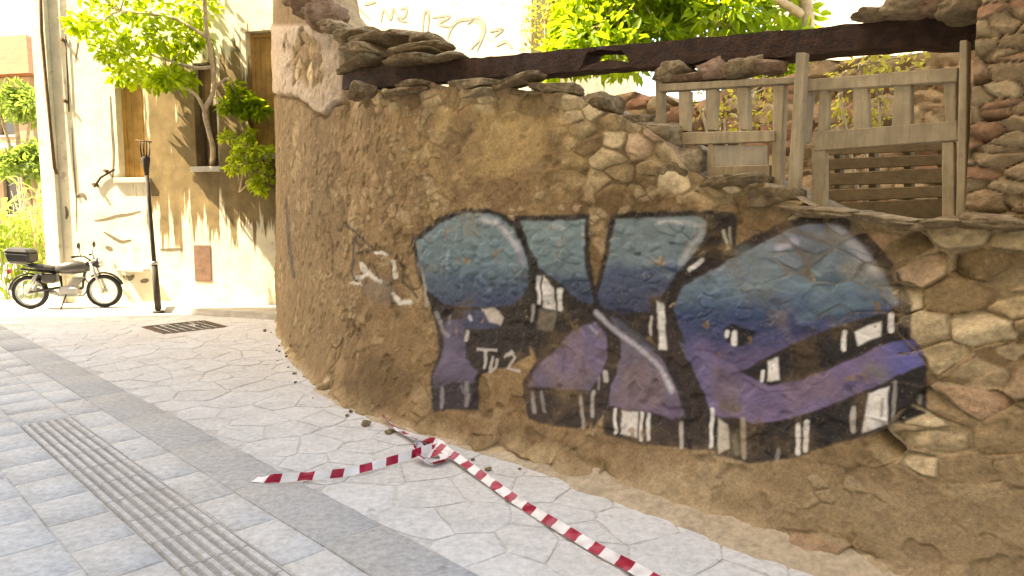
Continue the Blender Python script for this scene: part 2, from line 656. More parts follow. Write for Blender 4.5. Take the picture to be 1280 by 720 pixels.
def leaves(name, pts, dirs, length, width, mat, parent, seed, droop=0.25, tint=None):
    """many small folded leaves, one at each point, six vertices each"""
    rs = np.random.RandomState(seed)
    n = len(pts)
    d = dirs / np.linalg.norm(dirs, axis=1)[:, None]
    upv = rs.normal(0, 0.55, (n, 3)) + np.array([0, 0, 1.0])
    side = np.cross(d, upv)
    side /= np.linalg.norm(side, axis=1)[:, None] + 1e-9
    nor = np.cross(side, d)
    L = (length * rs.uniform(0.45, 1.4, n))[:, None]
    W = (width * rs.uniform(0.7, 1.2, n))[:, None]
    fold = rs.uniform(0.1, 0.35, n)[:, None]
    p0 = pts
    pm = pts + d * L * 0.55
    p1 = pts + d * L - nor * L * droop * rs.uniform(0, 1.6, n)[:, None]
    a = pts + d * L * 0.35 + side * W * 0.5 + nor * W * fold
    b = pts + d * L * 0.35 - side * W * 0.5 + nor * W * fold
    a2 = pts + d * L * 0.72 + side * W * 0.36 + nor * W * fold * 0.5 - nor * L * droop * 0.3
    b2 = pts + d * L * 0.72 - side * W * 0.36 + nor * W * fold * 0.5 - nor * L * droop * 0.3
    V = np.stack([p0, a, a2, p1, b2, b], 1).reshape(-1, 3)
    base = (np.arange(n) * 6)[:, None]
    Q = np.concatenate([base + np.array([[0, 1, 2, 3]]), base + np.array([[0, 3, 4, 5]])])
    me = np_mesh(name, V, Q, smooth=False)
    t = rs.uniform(0, 1, n) if tint is None else tint
    col = np.repeat(np.stack([t, t, t, np.ones(n)], 1), 6, 0)
    add_color(me, 'tint', col)
    return link(name, me, mat, parent)


def crown_points(centers, radii, per, seed, flat=0.8):
    """leaf positions clumped around twig ends"""
    rs = np.random.RandomState(seed)
    P, D, T = [], [], []
    for c, r in zip(centers, radii):
        v = rs.normal(0, 1, (per, 3))
        v /= np.linalg.norm(v, axis=1)[:, None]
        rr = r * rs.uniform(0.15, 1.0, per) ** 0.6
        p = np.array(c) + v * rr[:, None] * np.array([1, 1, flat])
        P.append(p)
        d = v + rs.normal(0, 0.5, (per, 3)) + np.array([0, 0, -0.15])
        D.append(d)
        T.append(np.clip(rs.uniform(0, 1) * 0.5 + rs.uniform(0, 0.5, per), 0, 1))
    return np.concatenate(P), np.concatenate(D), np.concatenate(T)


def branch_path(a, b, sag, seed, n=6, wob=0.06):
    rnd = random.Random(seed)
    a, b = Vector(a), Vector(b)
    L = (b - a).length
    pts = []
    for i in range(n + 1):
        t = i / n
        p = a.lerp(b, t) + Vector((0, 0, sag * math.sin(math.pi * t)))
        if 0 < i < n:
            p += Vector((rnd.uniform(-1, 1), rnd.uniform(-1, 1), rnd.uniform(-1, 1))) * wob * L
        pts.append(p)
    return pts


# ================================================================== SETTING
# ---- ground sheet
gs = MB()
gs.add([(-400, -200, -0.05), (400, -200, -0.05), (400, 900, -0.05), (-400, 900, -0.05)], [(0, 1, 2, 3)])
ground = tag(gs.build('ground', M['dirt']), 'sandy ground reaching to the horizon', None, None, 'structure')

pv = MB()
pv.add([sq(-32, -6, -0.004), sq(8, -6, -0.004), sq(8, 9.5, -0.004), sq(-32, 9.5, -0.004)], [(0, 1, 2, 3)])
pavement = tag(pv.build('pavement', M['bed']), 'pale grey stone pavement', None, None, 'structure')


def in_view(p, m=60):
    if p[1] < 1.0:
        return False
    x, y = project(np.array([p]))
    return -m < x[0] < 1280 + m and y[0] < 720 + m


def slab_mesh(name, w, h, seed, t=0.03, bev=0.006, wav=0.0015):
    rs = np.random.RandomState(seed)
    nx, ny = 5, 5
    xs = np.array([-w / 2, -w / 2 + bev, 0, w / 2 - bev, w / 2])
    ys = np.array([-h / 2, -h / 2 + bev, 0, h / 2 - bev, h / 2])
    X, Y = np.meshgrid(xs, ys, indexing='ij')
    Z = rs.normal(0, wav, X.shape)
    Z[0, :] -= bev * 0.8
    Z[-1, :] -= bev * 0.8
    Z[:, 0] -= bev * 0.8
    Z[:, -1] -= bev * 0.8
    X[[0, -1], :] += rs.normal(0, 0.0025, (2, ny))
    Y[:, [0, -1]] += rs.normal(0, 0.0025, (nx, 2))
    V = np.stack([X, Y, Z], -1).reshape(-1, 3)
    Fq = [(i * ny + j, (i + 1) * ny + j, (i + 1) * ny + j + 1, i * ny + j + 1) for i in range(4) for j in range(4)]
    ring = [(i, 0) for i in range(nx)] + [(nx - 1, j) for j in range(1, ny)] + [(i, ny - 1) for i in range(nx - 2, -1, -1)] + [(0, j) for j in range(ny - 2, 0, -1)]
    top = [i * ny + j for i, j in ring]
    b = len(V)
    V = np.concatenate([V, V[top] - np.array([0, 0, t])])
    m = len(ring)
    Fq += [(top[k], b + k, b + (k + 1) % m, top[(k + 1) % m]) for k in range(m)]
    return np_mesh(name, V, np.array(Fq), smooth=False)


def place_slabs(name, meshes, mat, q0, q1, rows, slen, s0, s1, seed, bond=0.5):
    rnd = random.Random(seed)
    rw = (q1 - q0) / rows
    for r in range(rows):
        s = s0 + (bond * slen if r % 2 else 0) + rnd.uniform(-0.03, 0.03)
        while s < s1:
            c = sq(s + slen / 2, q0 + rw * (r + 0.5))
            if in_view(c):
                o = link(name, rnd.choice(meshes), mat, pavement)
                o.location = (c[0], c[1], rnd.uniform(0.001, 0.003))
                o.rotation_euler = (rnd.uniform(-.003, .003), rnd.uniform(-.003, .003), -math.pi / 4 + rnd.uniform(-.006, .006))
            s += slen
    return


GAP = 0.005
pm = [slab_mesh('paving_slab', 0.40 - GAP, 0.30 - GAP, i) for i in range(5)]
place_slabs('paving_slab', pm, M['paver'], 1.125 - 0.3 * 9, 1.125, 9, 0.40, -13, 3, 1)
em = [slab_mesh('edging_slab', 0.50 - GAP, 0.235 - GAP, 20 + i) for i in range(4)]
place_slabs('edging_slab', em, M['paver'], 1.475, 1.715, 1, 0.50, -14, 2, 2)
gm = [slab_mesh('channel_slab', 1.0 - 0.004, 0.345 - 0.004, 30 + i, bev=0.003) for i in range(3)]
place_slabs('channel_slab', gm, M['gutter'], 1.715, 2.06, 1, 1.0, -15, 2, 3)


def tactile_mesh(seed):
    m = MB()
    w = 0.35 - 0.005
    m.box(-w / 2, w / 2, -w / 2, w / 2, -0.03, -0.003)
    m.mi = 1
    for k in range(6):
        y = -w / 2 + w * (k + 0.5) / 6
        a, b = w / 2 - 0.002, 0.0125
        m.hexa([(-a, y - b * 1.5, -0.003), (a, y - b * 1.5, -0.003), (a, y + b * 1.5, -0.003), (-a, y + b * 1.5, -0.003),
                (-a + .004, y - b, 0.0055), (a - .004, y - b, 0.0055), (a - .004, y + b, 0.0055), (-a + .004, y + b, 0.0055)])
    o = m.build('tactile_tile', [M['groove'], M['tactile']])
    me = o.data
    bpy.data.objects.remove(o)
    return me


place_slabs('tactile_tile', [tactile_mesh(0)], M['tactile'], 1.125, 1.475, 1, 0.35, -6.4, 2, 4)
tm = [slab_mesh('paving_slab', 0.40 - GAP, 0.345, 60 + i) for i in range(3)]
place_slabs('paving_slab', tm, M['paver'], 1.125, 1.475, 1, 0.40, -14.05, -6.75, 6)

# ---- irregular flagstones between the channel and the wall, and on along the street
WPTS = np.array([(-3.78, 11.4), (-3.59, 10.86), (-2.95, 9.1), (-2.2, 7.34), (-1.56, 6.14), (-.96, 5.40), (-.22, 4.77), (.29, 4.33), (.72, 3.91),
                 (1.07, 3.57), (1.36, 3.27), (1.61, 3.02), (2.2, 2.43), (2.9, 1.73), (3.6, 1.03)])


def catmull(P, n=40):
    Q = np.concatenate([[2 * P[0] - P[1]], P, [2 * P[-1] - P[-2]]])
    out = []
    for i in range(1, len(Q) - 2):
        for k in range(n):
            t = k / n
            a, b, c, d = Q[i - 1], Q[i], Q[i + 1], Q[i + 2]
            out.append(0.5 * ((2 * b) + (-a + c) * t + (2 * a - 5 * b + 4 * c - d) * t * t + (-a + 3 * b - 3 * c + d) * t ** 3))
    out.append(P[-1])
    return np.array(out)


CURVE = catmull(WPTS)
for _ in range(30):
    CURVE[1:-1] = 0.25 * CURVE[:-2] + 0.5 * CURVE[1:-1] + 0.25 * CURVE[2:]
ARC = np.concatenate([[0], np.cumsum(np.linalg.norm(np.diff(CURVE, axis=0), axis=1))])
TOT = ARC[-1]


def wall_base(u):
    x, y = np.interp(u, ARC, CURVE[:, 0]), np.interp(u, ARC, CURVE[:, 1])
    e = 0.12
    tx = np.interp(u + e, ARC, CURVE[:, 0]) - np.interp(u - e, ARC, CURVE[:, 0])
    ty = np.interp(u + e, ARC, CURVE[:, 1]) - np.interp(u - e, ARC, CURVE[:, 1])
    l_ = np.hypot(tx, ty) + 1e-9
    return np.stack([x, y], -1), np.stack([-ty / l_, tx / l_], -1)


def wall_q_at(s):
    ss = (CURVE[:, 0] - CURVE[:, 1]) * R2
    qq = (CURVE[:, 0] + CURVE[:, 1]) * R2
    o = np.argsort(ss)
    return np.interp(s, ss[o], qq[o])


def clip_poly(poly, px, py, nx, ny):
    out = []
    m = len(poly)
    for i in range(m):
        a, b = poly[i], poly[(i + 1) % m]
        da = (a[0] - px) * nx + (a[1] - py) * ny
        db = (b[0] - px) * nx + (b[1] - py) * ny
        if da <= 0:
            out.append(a)
        if (da < 0 < db) or (db < 0 < da):
            t = da / (da - db)
            out.append((a[0] + (b[0] - a[0]) * t, a[1] + (b[1] - a[1]) * t))
    return out


def flagstones():
    rnd = random.Random(77)
    seeds = []
    cs, cq = 0.40, 0.30
    ns, nq = int(16 / cs), 13
    for i in range(ns):
        for j in range(-1, nq):
            seeds.append((-13.2 + (i + 0.5 + 0.5 * (j % 2) + rnd.uniform(-.46, .46)) * cs, 2.06 + (j + 0.5 + rnd.uniform(-.44, .44)) * cq))
    seeds_a = np.array(seeds)
    count = 0
    for k, (s, q) in enumerate(seeds):
        if q > wall_q_at(s) + 0.15 or q < 2.0:
            continue
        c = sq(s, q)
        if not in_view(c, 40) or c[1] > 11.2 or c[1] < 2.4:
            continue
        poly = [(s - .5, q - .5), (s + .5, q - .5), (s + .5, q + .5), (s - .5, q + .5)]
        near = np.argsort(((seeds_a - (s, q)) ** 2).sum(1))[1:16]
        for j in near:
            ox, oy = seeds_a[j]
            dx, dy = ox - s, oy - q
            dl = math.hypot(dx, dy)
            poly = clip_poly(poly, (s + ox) / 2 - dx / dl * 0.006, (q + oy) / 2 - dy / dl * 0.006, dx / dl, dy / dl)
        poly = clip_poly(poly, s, 2.066, 0, -1)
        if len(poly) < 3:
            continue
        # subdivide the outline and roughen it
        ring = []
        for i in range(len(poly)):
            a, b = poly[i], poly[(i + 1) % len(poly)]
            m = max(1, int(math.hypot(b[0] - a[0], b[1] - a[1]) / 0.09))
            for t in range(m):
                f = t / m
                ring.append((a[0] + (b[0] - a[0]) * f + rnd.uniform(-.008, .008), a[1] + (b[1] - a[1]) * f + rnd.uniform(-.008, .008)))
        cx = sum(p[0] for p in ring) / len(ring)
        cy = sum(p[1] for p in ring) / len(ring)
        h = rnd.uniform(0.0, 0.003)
        mb = MB()
        n = len(ring)
        rings = [(1.0, -0.03), (1.0, -0.0025), (0.94, 0.0), (0.55, 0.002)]
        vsx = []
        for sc_, z in rings:
            for p in ring:
                w = sq(cx + (p[0] - cx) * sc_, cy + (p[1] - cy) * sc_, h + z + (rnd.uniform(-.0018, .0018) if z > -0.01 else 0))
                vsx.append(w)
        vsx.append(sq(cx, cy, h + 0.001))
        fs = []
        for r in range(3):
            for i in range(n):
                fs.append((r * n + i, r * n + (i + 1) % n, (r + 1) * n + (i + 1) % n, (r + 1) * n + i))
        for i in range(n):
            fs.append((3 * n + i, 3 * n + (i + 1) % n, 4 * n))
        mb.add(vsx, fs)
        o = mb.build('flagstone', M['flag'], pavement, smooth=False)
        count += 1
    return count


print('flagstones', flagstones())

# ---- iron drain cover let into the pavement
dc = [on_ground(*p) for p in ((169, 412), (215, 420), (290, 405), (245, 400))]
dcc = sum(dc) / 4
drain = empty('drain_cover', (dcc[0], dcc[1], 0.0), -math.pi / 4, 'dark iron drain cover let into the pavement near the lamp post', 'drain cover')
m = MB()
for a in (-1, 1):
    m.box(-0.42, 0.42, a * 0.42 - 0.03, a * 0.42 + 0.03, -0.02, 0.008)
    m.box(a * 0.42 - 0.03, a * 0.42 + 0.03, -0.388, 0.388, -0.02, 0.0075)
m.build('frame', M['rust'], drain)
m = MB().box(-0.39, 0.39, -0.39, 0.39, -0.03, -0.006)
m.build('plate', M['iron'], drain)
for k in range(8):
    y = -0.36 + k * 0.103
    MB().box(-0.38, 0.38, y - 0.04, y + 0.04, -0.006, 0.005).build('grate_bar', M['iron'], drain)

# ================================================================== THE RUINED WALL
ruin = empty('ruined_wall', (*wall_base(np.array([5.0]))[0][0], 0), 0, 'curving ruined wall of earth render and rubble stone with blue graffiti', 'wall')
ruin_inv = Vector(ruin.location)

# columns of the surface grid: finer near the camera
us = [0.0]
while us[-1] < TOT:
    u = us[-1]
    b = np.interp(u, ARC, CURVE[:, 1])
    us.append(u + float(np.clip(0.0019 * b, 0.0065, 0.02)))
us = np.array(us[:-1] + [TOT])
NU, NV = len(us), 270
BASE, NRM = wall_base(us)

TOPPX = [(300, -70), (374, -60), (384, 0), (392, 24), (410, 30), (428, 40), (433, 111), (470, 112), (500, 108), (560, 106), (640, 110), (700, 117), (722, 120),
         (745, 136), (770, 142), (800, 152), (820, 164), (845, 188), (862, 214), (882, 224), (930, 222), (960, 230), (985, 251), (1010, 259), (1060, 264),
         (1100, 272), (1160, 277), (1195, 277), (1230, 272), (1290, 270), (1500, 268)]
FLARE = 0.03 + 0.30 * sstep(1.5, 6.0, us)


def offs(u, v, fl):
    """how far the face leans back from its foot at height v"""
    return fl * (1 - np.exp(-v / 0.55)) + 0.02 * v


# height of the broken top, column by column, from the outline
topv = np.zeros(NU)
for i in range(NU):
    v = 2.0
    for _ in range(4):
        p = BASE[i] + NRM[i] * offs(us[i], v, FLARE[i])
        px = 640 + F * p[0] / (p[1] * math.cos(PHI) - (v - EYE) * math.sin(PHI))
        py = np.interp(px, [t[0] for t in TOPPX], [t[1] for t in TOPPX])
        d = ray(px, py)
        v = EYE + d[2] * p[1]
    topv[i] = v
topv += 0.035 * fbm(us * 5, us * 0, seed=3, octv=4) * sstep(3.0, 5.0, us)
TV = np.linspace(0, 1, NV) ** 0.95
V = TV[None, :] * topv[:, None]
U = np.repeat(us[:, None], NV, 1)
O = offs(U, V, FLARE[:, None])
P = np.stack([BASE[:, None, 0] + NRM[:, None, 0] * O, BASE[:, None, 1] + NRM[:, None, 1] * O, V], -1)
PX, PY = project(P.reshape(-1, 3))
PX, PY = PX.reshape(NU, NV), PY.reshape(NU, NV)

# where stones show through the render
PXn = PX + 22 * fbm(U * 3, V * 3, seed=41, octv=3)
PYn = PY + 22 * fbm(U * 3 + 9, V * 3, seed=43, octv=3)
m_right = sstep(1075, 1125, PXn) * sstep(640, 585, PYn + 0.10 * (1280 - PXn) * 0)
m_letter = 0.62 * sstep(935, 985, PXn) * sstep(420, 395, PYn)
m_top = 0.9 * sstep(0.24, 0.08, topv[:, None] - V) * sstep(425, 450, PX)
m_step = 0.95 * sstep(690, 735, PXn) * sstep(240, 215, PYn) * sstep(110, 130, PYn)
m_left = 0.30 * sstep(0.1, 0.35, fbm(U * 1.6, V * 1.6, seed=71, octv=3)) * sstep(700, 480, PX)
m_edge = 0.85 * sstep(860, 960, PXn) * sstep(285, 262, PYn)
m_pil = 0.9 * sstep(365, 372, PXn) * sstep(412, 402, PXn) * sstep(45, 55, PYn) * sstep(112, 100, PYn)
m_foot = 0.7 * sstep(0.20, 0.06, V) * sstep(0.0, 0.3, fbm(U * 2.2, V * 2, seed=72, octv=3) + 0.15)
MS = np.maximum.reduce([m_right, m_letter, m_top, m_step, m_left, m_edge, m_pil, m_foot, np.full_like(PX, 0.06)])
f1, f2, cid, ox, oy = voronoi(U, V + 0.05 * np.sin(U * 2.1), 0.20, 0.12, 11)
gap = f2 - f1
gap = gap - np.maximum(0, 0.03 + 0.30 * fbm(U * 6, V * 6, seed=27, octv=3))           # mortar smeared over some edges
r1, r2, r3, r4 = (cell_rand(cid, k) for k in (1, 2, 3, 4))
stone_h = sstep(0.0, 0.08, gap) * (0.010 + 0.034 * r1) + (ox * (r2 - .5) * 0.075 + oy * (r3 - .5) * 0.075) * sstep(0.02, 0.10, gap)
for kk in (11, 23):
    th_ = 6.283 * cell_rand(cid, kk)
    stone_h -= 0.11 * np.maximum(0, ox * np.cos(th_) + oy * np.sin(th_) - 0.06 - 0.22 * cell_rand(cid, kk + 1)) * sstep(0.0, 0.05, gap)
stone_h += 0.026 * fbm(U * 9, V * 9, seed=51, octv=5, gain=0.6) * sstep(0.05, 0.2, gap)
render_h = 0.020 * fbm(U * 2.2, V * 2.2, seed=61, octv=5, gain=0.55) + 0.010 * fbm(U * 13, V * 13, seed=62, octv=4) + 0.004 * fbm(U * 45, V * 45, seed=64, octv=2)
# patches where a skin of render has dropped off
skin = fbm(U * 1.15 + 3, V * 1.3, seed=66, octv=5)
render_h += 0.012 * sstep(0.03, 0.07, skin)
pf1, pf2, pcid, _a, _b = voronoi(U, V, 0.085, 0.055, 29)
peb = sstep(0.70, 0.74, cell_rand(pcid, 3)) * sstep(0.05, 0.20, pf2 - pf1) * (1 - np.clip(MS * 2, 0, 1)) * sstep(-0.1, 0.25, fbm(U * 1.1, V * 1.4, seed=30, octv=3) + 0.1)
render_h += 0.016 * peb - 0.018 * sstep(0.30, 0.45, fbm(U * 6, V * 7, seed=31, octv=3)) + 0.012 * np.abs(fbm(U * 4, V * 5, seed=32, octv=5, gain=0.6))
big = 0.05 * fbm(U * 0.7, V * 0.7, seed=67, octv=3) * sstep(0.1, 0.7, V)
buried = (cell_rand(cid, 7) < 0.38) & (m_top < 0.3)                       # some stones stay under the render
MS = np.where(buried, MS * 0.35, MS)
H_ = big + 0.55 * render_h * (1 - 0.6 * MS) + 0.58 * (stone_h - 0.020) * MS
# the upper coat over the beam end is thick cement
cb = np.interp(PX, [340, 352, 372, 390, 405, 416, 432], [116, 117, 122, 134, 143, 132, 124]) + 5 * fbm(U * 5, V * 5, seed=68)
coat = sstep(432, 426, PX) * sstep(cb + 2, cb - 2, PY) * sstep(28, 36, PY)
coat = coat * (1 - m_pil)
crack_m = sstep(0.022, 0.004, np.abs(fbm(U * 0.9 + 2.3, V * 0.8, seed=74, octv=5, gain=0.55))) * sstep(0.0, 0.25, fbm(U * 1.2, V * 1.2 + 7, seed=75, octv=2)) * (1 - np.clip(MS * 2, 0, 1))
H_ -= 0.012 * crack_m
H_ += 0.030 * coat + 0.03 * coat * fbm(U * 2.5, V * 5, seed=70, octv=4) - 0.05 * sstep(5, 1, np.abs(PY - cb - 2)) * sstep(432, 424, PX)
# ragged crumbling of the foot
H_ += 0.05 * sstep(0.12, 0.0, V) * (0.3 + fbm(U * 6, V * 6, seed=69, octv=3))
O2 = O - H_
P = np.stack([BASE[:, None, 0] + NRM[:, None, 0] * O2, BASE[:, None, 1] + NRM[:, None, 1] * O2, V - 0.02 * (TV[None, :] < 1e-6)], -1)
PX, PY = project(P.reshape(-1, 3))
PX, PY = PX.reshape(NU, NV), PY.reshape(NU, NV)


# ---- colours of render and stone
def col3(*c):
    return np.array(c, float)


def lerp(a, b, t):
    return a + (b - a) * t[..., None]


W1 = fbm(U * 1.3, V * 1.3, seed=81, octv=5)
W2 = fbm(U * 4.1, V * 4.1, seed=82, octv=4)
W3 = fbm(U * 0.8, V * 2.0, seed=83, octv=3)
base = np.zeros((NU, NV, 3)) + col3(0.285, 0.195, 0.105)
base = lerp(base, col3(0.385, 0.270, 0.145), sstep(-0.05, 0.4, W1))
base = lerp(base, col3(0.17, 0.11, 0.055), sstep(0.0, 0.45, -W1 + 0.3 * W2))
base = base * (1 + 0.45 * fbm(U * 9, V * 9, seed=85, octv=5, gain=0.65))[..., None]
base = lerp(base, col3(0.47, 0.35, 0.21), 0.8 * sstep(0.22, 0.42, W2))
base = lerp(base, col3(0.26, 0.17, 0.095), 0.6 * sstep(0.03, 0.07, skin) * 0 + 0.55 * sstep(0.07, 0.02, skin))
base = lerp(base, col3(0.46, 0.36, 0.23), 0.75 * peb)
base = lerp(base, col3(0.16, 0.105, 0.055), 0.6 * sstep(0.30, 0.45, fbm(U * 6, V * 7, seed=31, octv=3)))
base = lerp(base, col3(0.50, 0.36, 0.175), 0.8 * sstep(-0.15, 0.35, fbm(U * 2.4 + 5, V * 2.4, seed=34, octv=4)) * sstep(470, 560, PX) * sstep(800, 700, PX) * sstep(300, 250, PY))
# grey-brown weathered end of the wall, greyer cement high up, sandy foot
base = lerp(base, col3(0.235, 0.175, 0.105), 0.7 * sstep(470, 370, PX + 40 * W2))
base = lerp(base, col3(0.56, 0.47, 0.40), 0.9 * coat)
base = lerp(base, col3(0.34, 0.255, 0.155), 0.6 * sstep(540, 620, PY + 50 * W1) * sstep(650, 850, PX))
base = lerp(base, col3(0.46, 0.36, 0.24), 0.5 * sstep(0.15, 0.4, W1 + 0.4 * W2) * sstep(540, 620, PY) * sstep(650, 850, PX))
base = lerp(base, col3(0.50, 0.385, 0.25), 0.75 * sstep(0.09, 0.0, V + 0.05 * W2))
base = lerp(base, col3(0.36, 0.28, 0.17), 0.7 * np.clip(MS * 1.6 - 0.5, 0, 1))
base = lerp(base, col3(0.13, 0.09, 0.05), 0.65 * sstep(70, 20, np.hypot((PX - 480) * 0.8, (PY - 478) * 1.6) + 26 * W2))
base = lerp(base, col3(0.10, 0.07, 0.04), 0.6 * crack_m)
scol = np.zeros((NU, NV, 3)) + col3(0.36, 0.265, 0.150)
scol = lerp(scol, col3(0.66, 0.54, 0.36), sstep(0.45, 0.95, r4))
scol = lerp(scol, col3(0.20, 0.135, 0.07), sstep(0.45, 0.0, r4))
scol = lerp(scol, col3(0.42, 0.25, 0.17), 0.6 * sstep(0.88, 0.95, r1))
scol = scol * (1 + 0.35 * W2 + 0.35 * fbm(U * 22, V * 22, seed=84, octv=4))[..., None]
sm = np.clip(MS * 1.2, 0, 1) * sstep(0.02, 0.12, gap)
base = lerp(base, scol, sm * 0.9)
base = lerp(base, np.repeat(base.mean(-1, keepdims=True), 3, -1), 0.10 * sstep(600, 760, PY + 0.2 * PX))
base = base * np.array([1.06, 1.0, 0.90])
base = np.clip(base * 0.96, 0.012, 0.8)


# ---- the painted letters, traced shape by shape
def poly_sd(px, py, poly):
    """signed distance, positive inside, in photo pixels"""
    d = np.full(px.shape, 1e9)
    ins = np.zeros(px.shape, bool)
    n = len(poly)
    for i in range(n):
        ax, ay = poly[i]
        bx, by = poly[(i + 1) % n]
        ex, ey = bx - ax, by - ay
        t = np.clip(((px - ax) * ex + (py - ay) * ey) / (ex * ex + ey * ey + 1e-9), 0, 1)
        d = np.minimum(d, np.hypot(px - ax - t * ex, py - ay - t * ey))
        cond = ((ay > py) != (by > py))
        xi = ax + (py - ay) * ex / (ey if abs(ey) > 1e-9 else 1e-9)
        ins ^= cond & (px < xi)
    return np.where(ins, d, -d)


def line_d(px, py, pts):
    d = np.full(px.shape, 1e9)
    for (ax, ay), (bx, by) in zip(pts[:-1], pts[1:]):
        ex, ey = bx - ax, by - ay
        t = np.clip(((px - ax) * ex + (py - ay) * ey) / (ex * ex + ey * ey + 1e-9), 0, 1)
        d = np.minimum(d, np.hypot(px - ax - t * ex, py - ay - t * ey))
    return d


paint = np.zeros((NU * NV, 4))
GPX = (PX + 2.2 * fbm(U * 16, V * 16, seed=91, octv=3)).ravel()
GPY = (PY + 2.2 * fbm(U * 16 + 7, V * 16, seed=92, octv=3)).ravel()
GN = fbm(U * 8, V * 8, seed=93, octv=4).ravel()


def lin(r, g, b):
    f = lambda c: ((c / 255 + 0.055) / 1.055) ** 2.4 if c > 10 else c / 255 / 12.92
    return np.array([f(r), f(g), f(b)])


BOOST = 1.15


def over(idx, a, c):
    a = np.clip(a, 0, 1)
    pa = paint[idx, 3]
    na = a + pa * (1 - a)
    c = np.broadcast_to(c, (len(idx), 3))
    paint[idx, :3] = (c * a[:, None] + paint[idx, :3] * (pa * (1 - a))[:, None]) / np.maximum(na, 1e-6)[:, None]
    paint[idx, 3] = na


def fill(poly, col, soft=2.0, op=0.94):
    xs = [p[0] for p in poly]
    ys = [p[1] for p in poly]
    idx = np.nonzero((GPX > min(xs) - 5) & (GPX < max(xs) + 5) & (GPY > min(ys) - 5) & (GPY < max(ys) + 5))[0]
    if not len(idx):
        return
    x, y = GPX[idx], GPY[idx]
    sd = poly_sd(x, y, poly)
    a = sstep(-soft, soft, sd) * op
    c = col(x, y, GN[idx]) if callable(col) else np.array(col)
    over(idx, a, np.clip(c * BOOST, 0, 0.85))


def stroke(pts, w, col, soft=1.4, op=0.95):
    xs = [p[0] for p in pts]
    ys = [p[1] for p in pts]
    idx = np.nonzero((GPX > min(xs) - w - 4) & (GPX < max(xs) + w + 4) & (GPY > min(ys) - w - 4) & (GPY < max(ys) + w + 4))[0]
    if not len(idx):
        return
    d = line_d(GPX[idx], GPY[idx], pts)
    a = sstep(w / 2 + soft, w / 2 - soft, d) * op
    over(idx, a, np.clip(np.array(col) * BOOST, 0, 0.85))


def grad(stops):
    """colour by height in the letter: spray fades from teal down to navy or violet"""
    ys = [s[0] for s in stops]
    cs = [lin(*s[1]) for s in stops]

    def f(x, y, n):
        yy = y + 14 * n
        return np.stack([np.interp(yy, ys, [c[k] for c in cs]) for k in range(3)], -1) * (1 + 0.25 * n)[:, None]
    return f


BLK, BLK2 = lin(30, 24, 24), lin(44, 32, 30)
WHT, GRY = lin(228, 216, 206), lin(196, 190, 194)
TEAL = grad([(270, (118, 142, 145)), (330, (98, 128, 138)), (350, (70, 96, 118)), (385, (44, 62, 96))])
# letter one: dome
fill([(514, 304), (516, 298), (550, 270), (575, 261), (604, 260), (626, 265), (645, 278), (668, 330), (676, 345), (676, 402), (660, 420), (664, 445), (600, 470), (598, 512), (541, 514),
      (538, 470), (550, 440), (543, 400), (536, 378), (524, 352)], BLK)
fill([(521, 302), (555, 275), (578, 267), (602, 266), (622, 270), (640, 284), (655, 310), (661, 335), (658, 362), (640, 382), (600, 384), (552, 380), (535, 362), (524, 335)], TEAL)
stroke([(602, 273), (620, 279), (636, 293), (648, 312)], 7, GRY, 3.5, 0.75)
stroke([(648, 312), (655, 330)], 5, lin(150, 140, 160), 3, 0.6)
stroke([(560, 310), (558, 335)], 3, lin(150, 165, 170), 2, 0.5)
stroke([(526, 335), (531, 358), (533, 382)], 4, lin(165, 158, 145), 1.5, 0.8)
stroke([(521, 322), (525, 345)], 2.5, lin(120, 115, 110), 1.5, 0.7)
for p in ((570, 357), (615, 356), (640, 366)):
    stroke([p, (p[0] + 4, p[1] + 2)], 4, lin(30, 36, 66), 2, 0.8)
stroke([(600, 345), (613, 364)], 3, lin(110, 125, 150), 2, 0.5)
# its stem
fill([(578, 388), (624, 386), (626, 410), (600, 412), (580, 410)], lin(60, 66, 98), 2)
fill([(602, 386), (618, 384), (629, 396), (626, 408), (612, 402)], lin(196, 178, 160), 2)
stroke([(587, 395), (588, 400)], 5, lin(195, 190, 195), 1.5)
fill([(556, 402), (579, 398), (583, 448), (596, 466), (592, 480), (566, 478), (545, 488), (540, 470), (553, 446)], grad([(400, (86, 76, 104)), (450, (108, 92, 124)), (485, (70, 56, 74))]), 2)
fill([(543, 486), (566, 478), (592, 480), (594, 508), (543, 511)], lin(50, 40, 48), 2, 0.9)
stroke([(551, 486), (553, 508)], 4, lin(150, 140, 140), 1.8, 0.7)
stroke([(584, 478), (583, 506)], 6, lin(138, 128, 124), 2, 0.75)
stroke([(576, 482), (580, 492)], 4, lin(130, 120, 120), 2, 0.6)
stroke([(546, 392), (553, 412), (560, 420)], 5, lin(150, 142, 140), 2, 0.7)
stroke([(562, 395), (562, 405)], 4, lin(140, 130, 130), 2, 0.6)
fill([(592, 414), (640, 412), (654, 424), (658, 440), (640, 446), (598, 434)], BLK2, 2, 0.95)
# small white letters on the black
for pts in ([(598, 437), (620, 438)], [(607, 438), (606, 460)], [(616, 448), (613, 464), (620, 460), (622, 450)], [(632, 446), (640, 440), (644, 446), (634, 460), (650, 464)], [(584, 415), (582, 425)]):
    stroke(pts, 3.6, lin(188, 176, 165), 1.3, 0.9)
